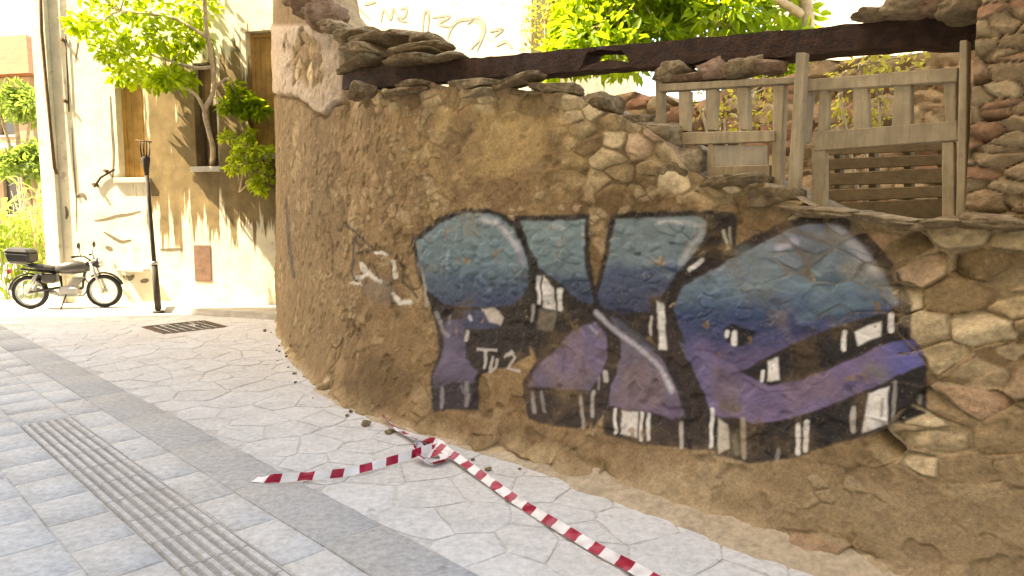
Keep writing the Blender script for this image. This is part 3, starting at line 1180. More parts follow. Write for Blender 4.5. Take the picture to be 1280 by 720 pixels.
# letter two
fill([(642, 270), (738, 268), (737, 300), (741, 350), (748, 372), (765, 392), (748, 400), (720, 400), (700, 440), (672, 450), (655, 420), (668, 400), (664, 340), (650, 300)], BLK)
fill([(651, 277), (731, 275), (730, 300), (731, 335), (738, 362), (745, 380), (722, 376), (698, 352), (675, 335), (662, 310)], grad([(275, (122, 146, 146)), (330, (104, 132, 138)), (348, (62, 84, 108)), (385, (44, 58, 90))]))
stroke([(692, 280), (702, 284)], 6, lin(170, 180, 178), 3, 0.7)
stroke([(728, 284), (728, 305)], 4, lin(160, 168, 172), 2, 0.5)
fill([(671, 344), (680, 345), (693, 360), (694, 388), (671, 380)], WHT)
stroke([(677, 345), (677, 388)], 2.4, BLK2, 1)
stroke([(700, 362), (700, 386)], 6, WHT, 1.5, 0.9)
stroke([(666, 382), (666, 400)], 4, lin(165, 158, 148), 1.5, 0.8)
fill([(674, 386), (696, 390), (690, 414), (672, 412)], lin(118, 104, 78), 2.5, 0.9)
# letter three
fill([(764, 266), (880, 263), (922, 266), (920, 312), (896, 330), (866, 346), (838, 372), (834, 402), (800, 430), (765, 420), (742, 392), (740, 366), (752, 330)], BLK)
fill([(770, 274), (876, 270), (885, 280), (878, 302), (856, 330), (832, 362), (815, 388), (780, 392), (756, 386), (746, 372), (758, 330)], grad([(272, (118, 138, 140)), (325, (104, 126, 134)), (342, (64, 82, 112)), (390, (46, 54, 88))]))
stroke([(824, 277), (868, 279), (880, 285)], 5, lin(178, 172, 168), 3, 0.7)
stroke([(878, 290), (864, 308), (852, 326)], 7, lin(168, 168, 168), 4, 0.75)
stroke([(764, 300), (774, 298)], 2, lin(150, 162, 166), 1, 0.6)
stroke([(764, 318), (772, 318)], 2, lin(150, 162, 166), 1, 0.6)
stroke([(821, 338), (838, 345)], 9, lin(100, 130, 132), 5, 0.5)
for p in ((838, 303), (795, 317)):
    stroke([p, (p[0] + 4, p[1] + 1)], 4, lin(36, 40, 52), 1.5, 0.8)
stroke([(862, 337), (877, 326)], 6, WHT, 1.6, 0.85)
stroke([(905, 288), (911, 314)], 4, lin(190, 182, 150), 1.4, 0.8)
stroke([(912, 285), (914, 306)], 3, lin(170, 160, 130), 1.4, 0.7)
# bare gap of render between letters two and three stays bare
# lower left leg
fill([(652, 480), (672, 450), (704, 412), (738, 392), (764, 398), (776, 430), (772, 470), (760, 500), (744, 536), (700, 534), (660, 524), (655, 496)], BLK2)
fill([(661, 478), (674, 454), (696, 436), (716, 414), (744, 402), (758, 420), (760, 446), (748, 474), (736, 488), (700, 486), (660, 482)], grad([(400, (110, 96, 130)), (450, (118, 98, 138)), (490, (98, 82, 108))]), 2)
stroke([(706, 440), (704, 462)], 3, lin(70, 58, 92), 2, 0.6)
stroke([(728, 446), (732, 466)], 3, lin(72, 60, 94), 2, 0.6)
stroke([(738, 408), (748, 418)], 3, lin(170, 165, 185), 2, 0.7)
stroke([(665, 490), (668, 514)], 5, lin(160, 150, 142), 2, 0.8)
stroke([(677, 490), (681, 514)], 4, lin(150, 140, 132), 1.8, 0.7)
stroke([(725, 496), (729, 534)], 4.5, lin(165, 152, 136), 1.6, 0.85)
stroke([(741, 490), (741, 520)], 4.5, lin(175, 165, 155), 1.6, 0.85)
stroke([(757, 464), (758, 476)], 6, lin(190, 182, 176), 1.8, 0.85)
stroke([(749, 472), (748, 486)], 3.5, lin(150, 142, 138), 1.5, 0.7)
# lower right leg
fill([(744, 386), (765, 392), (800, 420), (828, 438), (850, 470), (868, 520), (866, 560), (800, 556), (755, 542), (752, 506), (762, 480), (774, 440), (764, 410)], BLK2)
fill([(764, 396), (780, 404), (800, 424), (824, 446), (846, 474), (862, 520), (838, 523), (800, 515), (760, 507), (764, 484), (776, 450), (776, 424)], grad([(400, (84, 80, 98)), (440, (104, 92, 112)), (480, (116, 100, 126)), (520, (106, 84, 116))]), 2)
fill([(766, 392), (800, 418), (824, 440), (800, 432), (776, 412)], lin(62, 66, 78), 2, 0.7)
stroke([(746, 390), (768, 412), (800, 436), (818, 452), (832, 470), (840, 490)], 6, lin(176, 170, 182), 2.6, 0.85)
stroke([(832, 470), (839, 486)], 7, lin(196, 188, 196), 3, 0.6)
fill([(778, 513), (797, 516), (797, 547), (776, 542)], WHT)
stroke([(769, 513), (769, 540)], 5, WHT, 1.3, 0.9)
stroke([(802, 517), (802, 549)], 4.5, WHT, 1.3, 0.9)
stroke([(810, 518), (810, 550)], 4, WHT, 1.3, 0.9)
stroke([(852, 529), (851, 559)], 5, lin(186, 174, 160), 1.5, 0.85)
# the long black diagonal
fill([(812, 374), (838, 370), (850, 410), (872, 468), (892, 520), (894, 564), (858, 562), (856, 522), (846, 486), (826, 440), (812, 420)], BLK2)
fill([(821, 377), (830, 382), (834, 438), (824, 437)], WHT)
stroke([(814, 396), (813, 418)], 4, lin(190, 176, 165), 1.4, 0.85)
# letter four: upper bowl
fill([(832, 388), (846, 352), (896, 322), (944, 294), (978, 278), (1004, 269), (1046, 266), (1066, 276), (1096, 304), (1122, 340), (1141, 380), (1138, 420), (1160, 450), (1158, 516), (1110, 538), (1050, 553), (990, 573),
      (936, 580), (894, 568), (886, 520), (868, 466), (848, 420)], BLK2)
BOWL = grad([(275, (128, 132, 146)), (320, (112, 128, 140)), (360, (94, 122, 138)), (385, (56, 84, 120)), (400, (40, 64, 110)), (425, (58, 62, 110)), (440, (92, 76, 122))])
fill([(840, 384), (854, 358), (900, 332), (948, 306), (984, 287), (1012, 279), (1042, 280), (1066, 296), (1092, 324), (1112, 356), (1124, 380), (1106, 390), (1062, 402), (1028, 414), (980, 436), (946, 452), (930, 464),
      (900, 452), (858, 432)], BOWL, 2)
stroke([(1046, 288), (1066, 306), (1084, 326), (1096, 342)], 14, lin(168, 166, 172), 6, 0.8)
stroke([(1022, 294), (1040, 292)], 8, lin(150, 158, 166), 4, 0.6)
stroke([(974, 310), (994, 302)], 8, lin(190, 184, 204), 4, 0.75)
stroke([(1014, 338), (1024, 344)], 4, lin(150, 165, 175), 2, 0.6)
stroke([(930, 318), (950, 330), (956, 350)], 20, lin(112, 128, 122), 9, 0.5)
stroke([(1000, 398), (1040, 386), (1090, 378)], 10, lin(96, 130, 140), 6, 0.5)
# violet sweep
fill([(848, 428), (900, 446), (932, 466), (962, 482), (1002, 476), (1060, 452), (1110, 428), (1140, 424), (1152, 438), (1156, 456), (1120, 470), (1078, 490), (1034, 508), (990, 522), (944, 531), (922, 522), (890, 520), (872, 472)],
     lambda x, y, n: lerp(lerp(np.broadcast_to(lin(112, 90, 136), (len(x), 3)), lin(84, 84, 160), sstep(1090, 1130, x)), lin(84, 78, 124), sstep(900, 860, x)) * (1 + 0.25 * n)[:, None], 2)
stroke([(1124, 443), (1136, 443)], 3, BLK, 1.2)
stroke([(1088, 462), (1102, 468)], 18, lin(120, 112, 98), 7, 0.6)
fill([(892, 456), (926, 470), (930, 520), (904, 520), (888, 490)], lin(104, 86, 92), 6, 0.6)
stroke([(905, 507), (918, 512)], 12, lin(104, 88, 70), 5, 0.7)
stroke([(930, 474), (960, 490), (1000, 486)], 2, lin(60, 44, 66), 1, 0.6)
# black between the bowls, with its white panes
fill([(924, 464), (948, 456), (986, 440), (1026, 422), (1064, 404), (1126, 386), (1138, 384), (1134, 422), (1090, 436), (1046, 452), (1000, 472), (964, 480), (944, 474)], BLK)
fill([(961, 450), (973, 447), (974, 475), (960, 476)], WHT)
stroke([(954, 464), (953, 475)], 5, WHT, 1.3, 0.9)
fill([(1068, 414), (1086, 406), (1101, 402), (1101, 420), (1084, 428), (1073, 432)], WHT)
stroke([(1056, 415), (1054, 436)], 6, WHT, 1.3, 0.95)
stroke([(1113, 394), (1114, 413)], 8, WHT, 1.3, 0.95)
fill([(904, 412), (914, 406), (946, 414), (940, 426), (922, 434), (908, 428)], BLK)
stroke([(909, 416), (908, 420)], 6, WHT, 1.3)
stroke([(918, 417), (918, 430)], 7, WHT, 1.5)
# lower black band and panes
fill([(892, 522), (930, 531), (990, 524), (1036, 509), (1080, 491), (1122, 471), (1158, 456), (1156, 514), (1110, 535), (1050, 550), (990, 570), (936, 577), (896, 566)], BLK)
fill([(1086, 492), (1110, 482), (1110, 530), (1090, 538), (1078, 540)], WHT)
stroke([(1104, 500), (1101, 520)], 4, lin(110, 104, 98), 2, 0.7)
stroke([(1068, 510), (1066, 538)], 7, lin(184, 172, 158), 1.5, 0.9)
stroke([(1118, 478), (1117, 528)], 5, lin(150, 142, 130), 1.5, 0.8)
stroke([(998, 532), (997, 566)], 6.5, WHT, 1.4, 0.95)
stroke([(1009, 527), (1007, 562)], 6.5, WHT, 1.4, 0.95)
stroke([(973, 562), (972, 575)], 5, lin(150, 140, 130), 1.6, 0.7)
stroke([(890, 512), (889, 558)], 5, WHT, 1.4, 0.9)
fill([(897, 522), (910, 530), (912, 560), (898, 566)], lin(200, 186, 164))
stroke([(928, 524), (930, 572)], 6, lin(176, 160, 130), 2, 0.8)
stroke([(918, 545), (922, 566)], 7, lin(130, 122, 100), 3, 0.7)
stroke([(1150, 496), (1148, 506)], 5, lin(150, 140, 120), 2, 0.6)
# small tag to the left, and a black line down the wall's end
for pts, w, c in (([(432, 281), (450, 296), (470, 314)], 3, BLK), ([(466, 313), (446, 317)], 2.4, BLK2), ([(446, 303), (449, 306)], 4, BLK2), ([(444, 296), (440, 345), (447, 352)], 2.4, BLK2),
                  ([(466, 330), (476, 352)], 2.6, BLK2), ([(492, 350), (490, 330), (496, 318), (502, 330), (504, 352), (522, 372)], 2.6, BLK2), ([(488, 352), (490, 378), (514, 380)], 2, BLK2)):
    stroke(pts, w, c, 1.1, 0.85)
for pts, w in (([(448, 348), (458, 344), (452, 330), (464, 345), (476, 352)], 5), ([(470, 316), (484, 318)], 4), ([(492, 326), (494, 346)], 5), ([(492, 368), (500, 378), (512, 378)], 6), ([(440, 354), (452, 355)], 3)):
    stroke(pts, w, lin(226, 214, 196), 1.6, 0.85)
stroke([(358, 250), (360, 290), (364, 320), (367, 346)], 4, BLK2, 1.4, 0.85)
fill([(446, 346), (490, 350), (492, 380), (466, 376), (452, 362)], lin(112, 102, 92), 6, 0.45)

paint[:, :3] = paint[:, :3] * 0.74 + 0.26 * paint[:, :3].mean(1, keepdims=True) + 0.006
PAINT = paint.reshape(NU, NV, 4)
PAINT[..., 3] *= 1 - 0.75 * sstep(0.10, 0.02, gap) * np.clip(MS * 1.5 - 0.4, 0, 1)     # joints between stones stay bare
PAINT[..., 3] *= 1 - 0.30 * sstep(0.05, 0.45, fbm(U * 3.3, V * 3.3, seed=98, octv=5, gain=0.6))
PAINT[..., 3] *= 1 - 0.7 * sstep(0.56, 0.66, fbm(U * 12, V * 12, seed=97, octv=3))

# ---- split the surface into stones, graffiti and render
vid = np.arange(NU * NV).reshape(NU, NV)
FQ = np.stack([vid[:-1, :-1], vid[1:, :-1], vid[1:, 1:], vid[:-1, 1:]], -1).reshape(-1, 4)
FC = lambda A: A.reshape(-1)[FQ].mean(1) if A.ndim == 2 else None
fa = np.maximum(PAINT[..., 3].reshape(-1)[FQ].max(1), 0)
in_tag = (PX.reshape(-1)[FQ].mean(1) < 512)
fgap, fMS = FC(gap), FC(MS)
fcid = cid.reshape(-1)[FQ[:, 0]]
same = (cid.reshape(-1)[FQ] == fcid[:, None]).all(1)
rock_face = (fMS > 0.45) & same & (fgap > 0.055) & (fa < 0.05)
gid = np.zeros(len(FQ), np.int64)            # 0 render, 1 graffiti, 2 small tag, >=10 stones
gid[(fa > 0.05) & ~in_tag] = 1
gid[(fa > 0.05) & in_tag] = 2
ids, inv, cnt = np.unique(fcid[rock_face], return_inverse=True, return_counts=True)
good = cnt > 90
if good.sum() > 300:
    area = np.argsort(-cnt)
    good = np.zeros_like(good)
    good[area[:300]] = True
lab = np.where(good, np.arange(len(ids)) + 10, 0)
gid[np.nonzero(rock_face)[0]] = lab[inv]

VP = P.reshape(-1, 3) - np.array([ruin_inv.x, ruin_inv.y, 0])
full = np_mesh('tmp', VP, FQ)
NORM = np.zeros(len(VP) * 3, np.float32)
full.vertex_normals.foreach_get('vector', NORM)
NORM = NORM.reshape(-1, 3)
bpy.data.meshes.remove(full)
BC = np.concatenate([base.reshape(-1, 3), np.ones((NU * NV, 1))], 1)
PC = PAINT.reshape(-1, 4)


def sub_surface(name, sel, parent):
    f = FQ[sel]
    vv, iv = np.unique(f, return_inverse=True)
    me = np_mesh(name, VP[vv], iv.reshape(-1, 4))
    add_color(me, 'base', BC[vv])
    add_color(me, 'paint', PC[vv])
    me.normals_split_custom_set_from_vertices(NORM[vv].tolist())
    return link(name, me, M['wall'], parent)


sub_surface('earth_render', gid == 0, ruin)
g1 = sub_surface('graffiti', gid == 1, ruin)
g1['label'] = 'large bubble-letter graffiti in teal, navy and violet with black and white edges'
g2 = sub_surface('graffiti_tag', gid == 2, ruin)
g2['label'] = 'small scribbled black and white tag'
order = np.argsort(gid, kind='stable')
gs_sorted = gid[order]
nst = 0
for k in np.unique(gs_sorted):
    if k < 10:
        continue
    a, b = np.searchsorted(gs_sorted, [k, k + 1])
    sub_surface('stone', order[a:b], ruin)
    nst += 1
print('stones in wall', nst)

# ---- body of the wall behind the face: crown and back
st = 6
ci = np.unique(np.r_[np.arange(0, NU, st), NU - 1])
cols = []
for i in ci:
    ft = P[i, -1] - np.array([ruin_inv.x, ruin_inv.y, 0])
    n3 = np.array([NRM[i, 0], NRM[i, 1], 0])
    rows_ = [ft]
    for k, dpt in enumerate((0.10, 0.22, 0.36, 0.50)):
        z = 0.03 * float(fbm(np.array([us[i] * 4]), np.array([dpt * 9.0]), seed=33, octv=3)[0])
        rows_.append(ft + n3 * dpt + np.array([0, 0, z - 0.01]))
    rows_.append(ft + n3 * 0.56 + np.array([0, 0, -0.12]))
    bb = ft + n3 * 0.60
    bb[2] = 0
    rows_.append(bb)
    cols.append(rows_)
cols = np.array(cols)
nr = cols.shape[1]
vid2 = np.arange(len(ci) * nr).reshape(len(ci), nr)
fq = np.stack([vid2[:-1, :-1], vid2[1:, :-1], vid2[1:, 1:], vid2[:-1, 1:]], -1).reshape(-1, 4)
me = np_mesh('wall_core', cols.reshape(-1, 3), fq)
n_ = len(cols.reshape(-1, 3))
rs = np.random.RandomState(5)
add_color(me, 'base', np.concatenate([np.array([[0.34, 0.25, 0.15]]) * rs.uniform(0.8, 1.2, (n_, 1)), np.ones((n_, 1))], 1))
add_color(me, 'paint', np.zeros((n_, 4)))
link('wall_core', me, M['wall'], ruin)

# ---- loose stones bedded along the broken top
def put_rock(px, py, q, size, seed, mat=None, name='stone', rz=None, parent=ruin):
    p = q_plane(px, py, q)
    me = rock_mesh(name, size, seed)
    o = link(name, me, mat or M['rock'], parent)
    o.location = (p[0] - (ruin_inv.x if parent is ruin else 0), p[1] - (ruin_inv.y if parent is ruin else 0), p[2])
    rnd = random.Random(seed)
    o.rotation_euler = (rnd.uniform(-.12, .12), rnd.uniform(-.12, .12), -math.pi / 4 + (rnd.uniform(-.25, .25) if rz is None else rz))
    return o


for k, (px, py, q, sz, mt) in enumerate([
    # thin flat stones stacked on the beam's buried end
    (458, 80, 3.72, (.62, .40, .10), 0), (520, 77, 3.70, (.50, .34, .07), 0), (560, 72, 3.70, (.30, .30, .06), 0), (462, 66, 3.74, (.58, .40, .10), 0), (524, 66, 3.73, (.46, .32, .06), 0),
    (480, 54, 3.75, (.60, .36, .09), 0), (540, 60, 3.75, (.34, .28, .05), 0), (446, 46, 3.76, (.42, .34, .10), 0), (505, 45, 3.76, (.44, .3, .07), 0), (536, 50, 3.76, (.22, .28, .06), 0),
    (405, 24, 3.80, (.42, .40, .20), 1), (388, 6, 3.84, (.36, .40, .22), 1), (382, -14, 3.86, (.40, .40, .30), 1), (426, 36, 3.78, (.34, .36, .12), 0),
    # long flat levelling pieces under the beam
    (452, 113, 3.53, (.24, .2, .15), 0), (512, 115, 3.58, (.60, .24, .07), 0), (522, 107, 3.60, (.52, .24, .05), 0), (592, 108, 3.62, (.44, .24, .08), 0), (646, 104, 3.64, (.50, .24, .06), 0),
    (694, 112, 3.68, (.36, .24, .07), 0), (600, 118, 3.60, (.36, .2, .06), 0),
    # stepped break down to the sill
    (742, 136, 3.76, (.34, .30, .13), 0), (790, 154, 3.78, (.24, .3, .10), 0), (822, 168, 3.78, (.34, .3, .17), 0), (852, 206, 3.76, (.26, .3, .18), 0),
    (918, 230, 3.74, (.46, .30, .11), 0), (974, 249, 3.74, (.26, .28, .10), 0), (1030, 264, 3.70, (.36, .28, .05), 0), (1110, 274, 3.70, (.30, .26, .05), 0), (1180, 278, 3.70, (.22, .26, .05), 0), (1250, 274, 3.70, (.28, .26, .06), 0),
]):
    put_rock(px, py, q, sz, 300 + k, M['rock_pink'] if mt else M['rock'])


# ---- a rubble masonry panel whose stones are parts of their own
def rubble_panel(parent, origin, ang, L, zlo, top_fn, cw, ch, seed, step, thick, colfn, depth=0.04, limit=300, min_faces=40, name='stone'):
    """front faces local -y; local x runs along the panel"""
    nu, nv = int(L / step), None
    a = np.linspace(0, L, nu + 1)
    tp = top_fn(a)
    nv = int((tp.max() - zlo) / step)
    t = np.linspace(0, 1, nv + 1)
    A = np.repeat(a[:, None], nv + 1, 1)
    Z = zlo + t[None, :] * (tp - zlo)[:, None]
    f1, f2, c_, ox, oy = voronoi(A, Z, cw, ch, seed)
    g = f2 - f1
    h = sstep(0.0, 0.09, g) * (0.4 + 0.6 * cell_rand(c_, 1)) * depth + (ox * (cell_rand(c_, 2) - .5) + oy * (cell_rand(c_, 3) - .5)) * depth * 1.6 * sstep(.02, .12, g)
    for kk in (11, 23):
        th_ = 6.283 * cell_rand(c_, kk)
        h -= 2.2 * depth * np.maximum(0, ox * np.cos(th_) + oy * np.sin(th_) - 0.05 - 0.22 * cell_rand(c_, kk + 1)) * sstep(0.0, 0.05, g)
    h += 0.5 * depth * fbm(A * 12, Z * 12, seed=seed + 3, octv=4)
    Y = -h
    VV = np.stack([A, Y, Z], -1).reshape(-1, 3)
    w = fbm(A * 3, Z * 3, seed=seed + 8, octv=4)
    bc = colfn(A, Z, cell_rand(c_, 4), w)
    bc = lerp(bc, col3(0.27, 0.19, 0.11) * np.ones_like(bc), sstep(0.10, 0.02, g) * 0.6)
    bc4 = np.concatenate([bc.reshape(-1, 3), np.ones((bc[..., 0].size, 1))], 1)
    vid = np.arange(VV.shape[0]).reshape(nu + 1, nv + 1)
    fq = np.stack([vid[:-1, :-1], vid[1:, :-1], vid[1:, 1:], vid[:-1, 1:]], -1).reshape(-1, 4)
    fc = c_.reshape(-1)[fq[:, 0]]
    okf = (c_.reshape(-1)[fq] == fc[:, None]).all(1) & (g.reshape(-1)[fq].mean(1) > 0.06)
    ids, inv, cnt = np.unique(fc[okf], return_inverse=True, return_counts=True)
    keep = cnt >= min_faces
    if keep.sum() > limit:
        o_ = np.argsort(-cnt)[:limit]
        keep = np.zeros_like(keep)
        keep[o_] = True
    gg = np.zeros(len(fq), np.int64)
    gg[np.nonzero(okf)[0]] = np.where(keep, np.arange(len(ids)) + 1, 0)[inv]

    def part(nm, sel):
        f = fq[sel]
        vv, iv = np.unique(f, return_inverse=True)
        me = np_mesh(nm, VV[vv], iv.reshape(-1, 4))
        add_color(me, 'base', bc4[vv])
        add_color(me, 'paint', np.zeros((len(vv), 4)))
        o = link(nm, me, M['wall'], parent)
        o.location = origin
        o.rotation_euler = (0, 0, ang)
        return o
    part('mortar', gg == 0)
    od = np.argsort(gg, kind='stable')
    gsrt = gg[od]
    for k in np.unique(gsrt):
        if k:
            a0, b0 = np.searchsorted(gsrt, [k, k + 1])
            part(name, od[a0:b0])
    # body behind
    ii = np.unique(np.r_[np.arange(0, nu + 1, 4), nu])
    ft = np.stack([A[ii, -1], Y[ii, -1], Z[ii, -1]], -1)
    bt = ft + np.array([0, thick, -0.03])
    bt[:, 1] = thick
    bb = bt.copy()
    bb[:, 2] = zlo
    fb = ft.copy()
    fb[:, 2] = zlo
    n = len(ii)
    V2 = np.concatenate([ft, bt, bb])
    f2_ = [(r * n + i, r * n + i + 1, (r + 1) * n + i + 1, (r + 1) * n + i) for r in range(2) for i in range(n - 1)]
    me = bpy.data.meshes.new('core')
    ends = []
    base_n = len(V2)
    V2 = np.concatenate([V2, fb[[0, -1]]])
    ends = [(0, n, 2 * n, base_n), (n - 1, base_n + 1, 3 * n - 1, 2 * n - 1)]
    me.from_pydata(V2.tolist(), [], f2_ + ends)
    add_color(me, 'base', np.tile([0.34, 0.25, 0.15, 1], (len(V2), 1)))
    add_color(me, 'paint', np.zeros((len(V2), 4)))
    o = link('core', me, M['wall'], parent)
    o.location = origin
    o.rotation_euler = (0, 0, ang)


def ochre_cols(A, Z, r, w):
    c = np.zeros(A.shape + (3,)) + col3(0.36, 0.25, 0.14)
    c = lerp(c, col3(0.47, 0.35, 0.20), sstep(.5, 1, r))
    c = lerp(c, col3(0.40, 0.21, 0.12), 0.8 * sstep(.35, .15, r))
    return np.clip(c * (1 + 0.3 * w)[..., None] * 0.82, 0.02, 0.8)


# right-hand pier that carries the beam's other end
p_l = q_plane(1207, 268, 3.70)
pier = empty('stone_pier', (p_l[0], p_l[1], 0), 0, 'rough reddish stone pier beside the wooden window frames', 'pier')
rubble_panel(pier, (0, 0, 0), -math.pi / 4, 1.3, 1.45, lambda a: 3.6 + 0.05 * np.sin(a * 9) + 0.15 * sstep(0.1, 0.4, a), 0.15, 0.062, 5, 0.009, 0.45, ochre_cols, 0.03)
# masonry left hanging over the right end of the beam, and stones caught between beam and frame
for k, (px, py, q, sz, mt) in enumerate([(1140, 8, 3.86, (.26, .3, .13), 0), (1185, 4, 3.86, (.24, .3, .14), 1), (1228, 2, 3.84, (.28, .3, .15), 0), (1100, 22, 3.9, (.16, .3, .06), 0), (1160, -18, 3.86, (.34, .3, .16), 0)]):
    o = put_rock(px, py, q, sz, 380 + k, M['rock_pink'] if mt else M['rock'], parent=pier)
    o.location = Vector(o.location) - Vector(pier.location)

# ---- dark timber lintel
bl, br = on_plane(428, 99, sq(0, 3.62), (R2, R2)), on_plane(1247, 32, sq(0, 3.88), (R2, R2))
beam_o = empty('timber_lintel', bl, 0, 'long dark tarred timber beam spanning the ruined wall opening', 'beam')
ax = Vector(br - bl)
BL = ax.length
ax.normalize()
ay = Vector((ax.y * -1, ax.x, 0)).normalized()      # away from the camera
az = ax.cross(ay)
if az.z < 0:
    az = -az


def beam_strip(name, t0, t1, fn, seed, n=90):
    """fn(t) -> (bottom, top) heights about the axis; depth 0.16"""
    m_ = MB()
    rings = []
    for i in range(n + 1):
        t = t0 + (t1 - t0) * i / n
        lo, hi = fn(t)
        j = lambda s_: 0.006 * float(vnoise(np.array([t * 60]), np.array([s_ * 7.0]), seed=seed)[0])
        p = Vector(ax) * (t * BL)
        rings.append([p + az * (lo + j(1)) + ay * (0.0 + j(2)), p + az * (hi + j(3)) + ay * (0.004 + j(4)), p + az * (hi + j(5)) + ay * 0.17, p + az * (lo + j(6)) + ay * 0.17])
    vsx = [v for r in rings for v in r]
    fs = [(i * 4 + k, i * 4 + (k + 1) % 4, (i + 1) * 4 + (k + 1) % 4, (i + 1) * 4 + k) for i in range(n) for k in range(4)]
    fs += [(3, 2, 1, 0), tuple(n * 4 + k for k in range(4))]
    m_.add(vsx, fs)
    return m_.build(name, M['beam'], beam_o)


def upx(x):
    """share of the beam's length at photo column x"""
    p = on_plane(x, 60, bl, ay)
    return float((Vector(p) - Vector(bl)).dot(ax) / BL)


ta, tb, tc = upx(712), upx(735), upx(792)
half = lambda t: 0.086 + (0.064 - 0.086) * t


def lower(t):
    h = half(t)
    lo = -h
    # a bite is rotted out of the underside; only the top strip survives there
    bite = float(sstep(ta + 0.018, tb, np.array(t)) * sstep(tc + 0.005, tc - 0.02, np.array(t)))
    lo += bite * (2 * h - 0.03)
    return lo + 0.012 * math.sin(t * 37) * 0.5, h


beam_strip('beam_body', 0.0, 1.0, lower, 1, 180)
# pale splintered strip in the bite
beam_strip('splinter', tb - 0.02, tc + 0.006, lambda t: (-half(t) + 0.002, -half(t) + 0.05 + 0.012 * math.sin(t * 90)), 5, 20)

# ---- weathered wooden frames standing in the opening
QF = 3.78


def frame_piece(name, parent, quad, q, depth, mat, loc):
    rj = random.Random(int(quad[0][0] * 7 + quad[0][1]))
    fr = [q_plane(x + rj.uniform(-2, 2), y + rj.uniform(-1.8, 1.8), q) for x, y in quad]
    bk = [p + np.array([R2, R2, 0]) * depth for p in fr]
    pts = [np.array(p) - loc for p in fr + bk]
    return MB().hexa(pts).build(name, mat, parent, bevel=0.004)


def frame_thing(name, label, cat, foot, pieces, q=QF, group=None, mat='wood'):
    loc = q_plane(foot[0], foot[1], q)
    e = empty(name, loc, 0, label, cat, group)
    for nm, quad, dq, dep, mt in pieces:
        frame_piece(nm, e, quad, q + dq, dep, M[mt], loc)
    return e


frame_thing('wooden_window_frame', 'weathered wooden frame with three small panes over a pale board', 'window frame', (915, 220), [
    ('top_rail', [(822, 106), (998, 95), (998, 104), (822, 115)], -0.01, 0.07, 'wood'),
    ('stile', [(849, 114), (861, 113), (861, 164), (849, 164)], 0, 0.05, 'wood'),
    ('muntin', [(883, 112), (893, 112), (893, 163), (883, 163)], 0, 0.05, 'wood'),
    ('muntin', [(922, 110), (935, 109), (935, 162), (922, 162)], 0, 0.05, 'wood'),
    ('stile', [(965, 106), (978, 105), (974, 246), (962, 246)], 0.004, 0.06, 'wood'),
    ('middle_rail', [(851, 164), (968, 161), (968, 176), (851, 182)], -0.006, 0.06, 'wood'),
    ('stile', [(857, 181), (872, 181), (872, 226), (857, 226)], 0.002, 0.05, 'wood'),
    ('stile', [(883, 180), (892, 180), (892, 226), (883, 226)], 0.002, 0.05, 'wood'),
    ('panel', [(891, 183), (961, 180), (961, 207), (891, 209)], 0.012, 0.02, 'board'),
    ('bottom_rail', [(890, 209), (963, 207), (963, 221), (890, 223)], 0.0, 0.05, 'wood'),
    ('jamb', [(819, 90), (827, 89), (827, 160), (819, 160)], 0.02, 0.05, 'wood'),
])
frame_thing('leaning_post', 'leaning wooden post between the two window frames', 'post', (988, 246), [
    ('post', [(993, 66), (1006, 64), (996, 258), (981, 258)], -0.07, 0.055, 'wood')])
frame_thing('wooden_window_frame', 'weathered wooden frame with two muntins and open lower pane beside the stone pier', 'window frame', (1105, 268), [
    ('top_rail', [(1005, 99), (1196, 82), (1196, 102), (1005, 113)], -0.012, 0.07, 'wood'),
    ('stile', [(1022, 108), (1034, 107), (1034, 166), (1022, 166)], 0, 0.05, 'wood'),
    ('muntin', [(1067, 106), (1085, 105), (1085, 163), (1067, 163)], 0, 0.05, 'wood'),
    ('muntin', [(1116, 103), (1139, 101), (1139, 160), (1116, 160)], 0, 0.05, 'wood'),
    ('middle_rail', [(1016, 164), (1196, 150), (1196, 177), (1016, 188)], -0.006, 0.06, 'wood'),
    ('stile', [(1180, 98), (1196, 97), (1196, 152), (1180, 152)], 0.002, 0.05, 'wood'),
    ('stile', [(1015, 186), (1032, 185), (1032, 272), (1015, 272)], 0.002, 0.05, 'wood'),
    ('stile', [(1177, 176), (1194, 175), (1192, 282), (1176, 282)], 0.002, 0.05, 'wood'),
])
frame_thing('jamb_post', 'tall wooden jamb post standing against the stone pier', 'post', (1200, 278), [
    ('post', [(1200, 50), (1211, 49), (1205, 282), (1193, 282)], -0.05, 0.07, 'wood')])
frame_thing('hanging_board', 'thin upright board in the dark gap left of the right-hand window frame', 'board', (1010, 190), [
    ('board', [(1004, 114), (1018, 113), (1014, 180), (1003, 180)], 0.06, 0.02, 'board')])

# stones wedged between beam and left frame
wz = empty('wedged_masonry', q_plane(880, 104, 3.84), 0, 'lumps of pinkish masonry wedged between beam and left window frame', 'masonry')
for k, (px, py, sz, mt) in enumerate([(846, 90, (.24, .16, .10), 0), (893, 86, (.22, .16, .13), 1), (934, 84, (.22, .16, .11), 0), (868, 97, (.24, .16, .07), 1), (836, 98, (.20, .16, .06), 0), (914, 92, (.26, .14, .06), 1), (962, 84, (.16, .14, .07), 1)]):
    o = put_rock(px, py, 3.84, sz, 420 + k, M['rock_pink'] if mt else M['rock'], parent=wz)
    o.location = Vector(o.location) - Vector(wz.location)

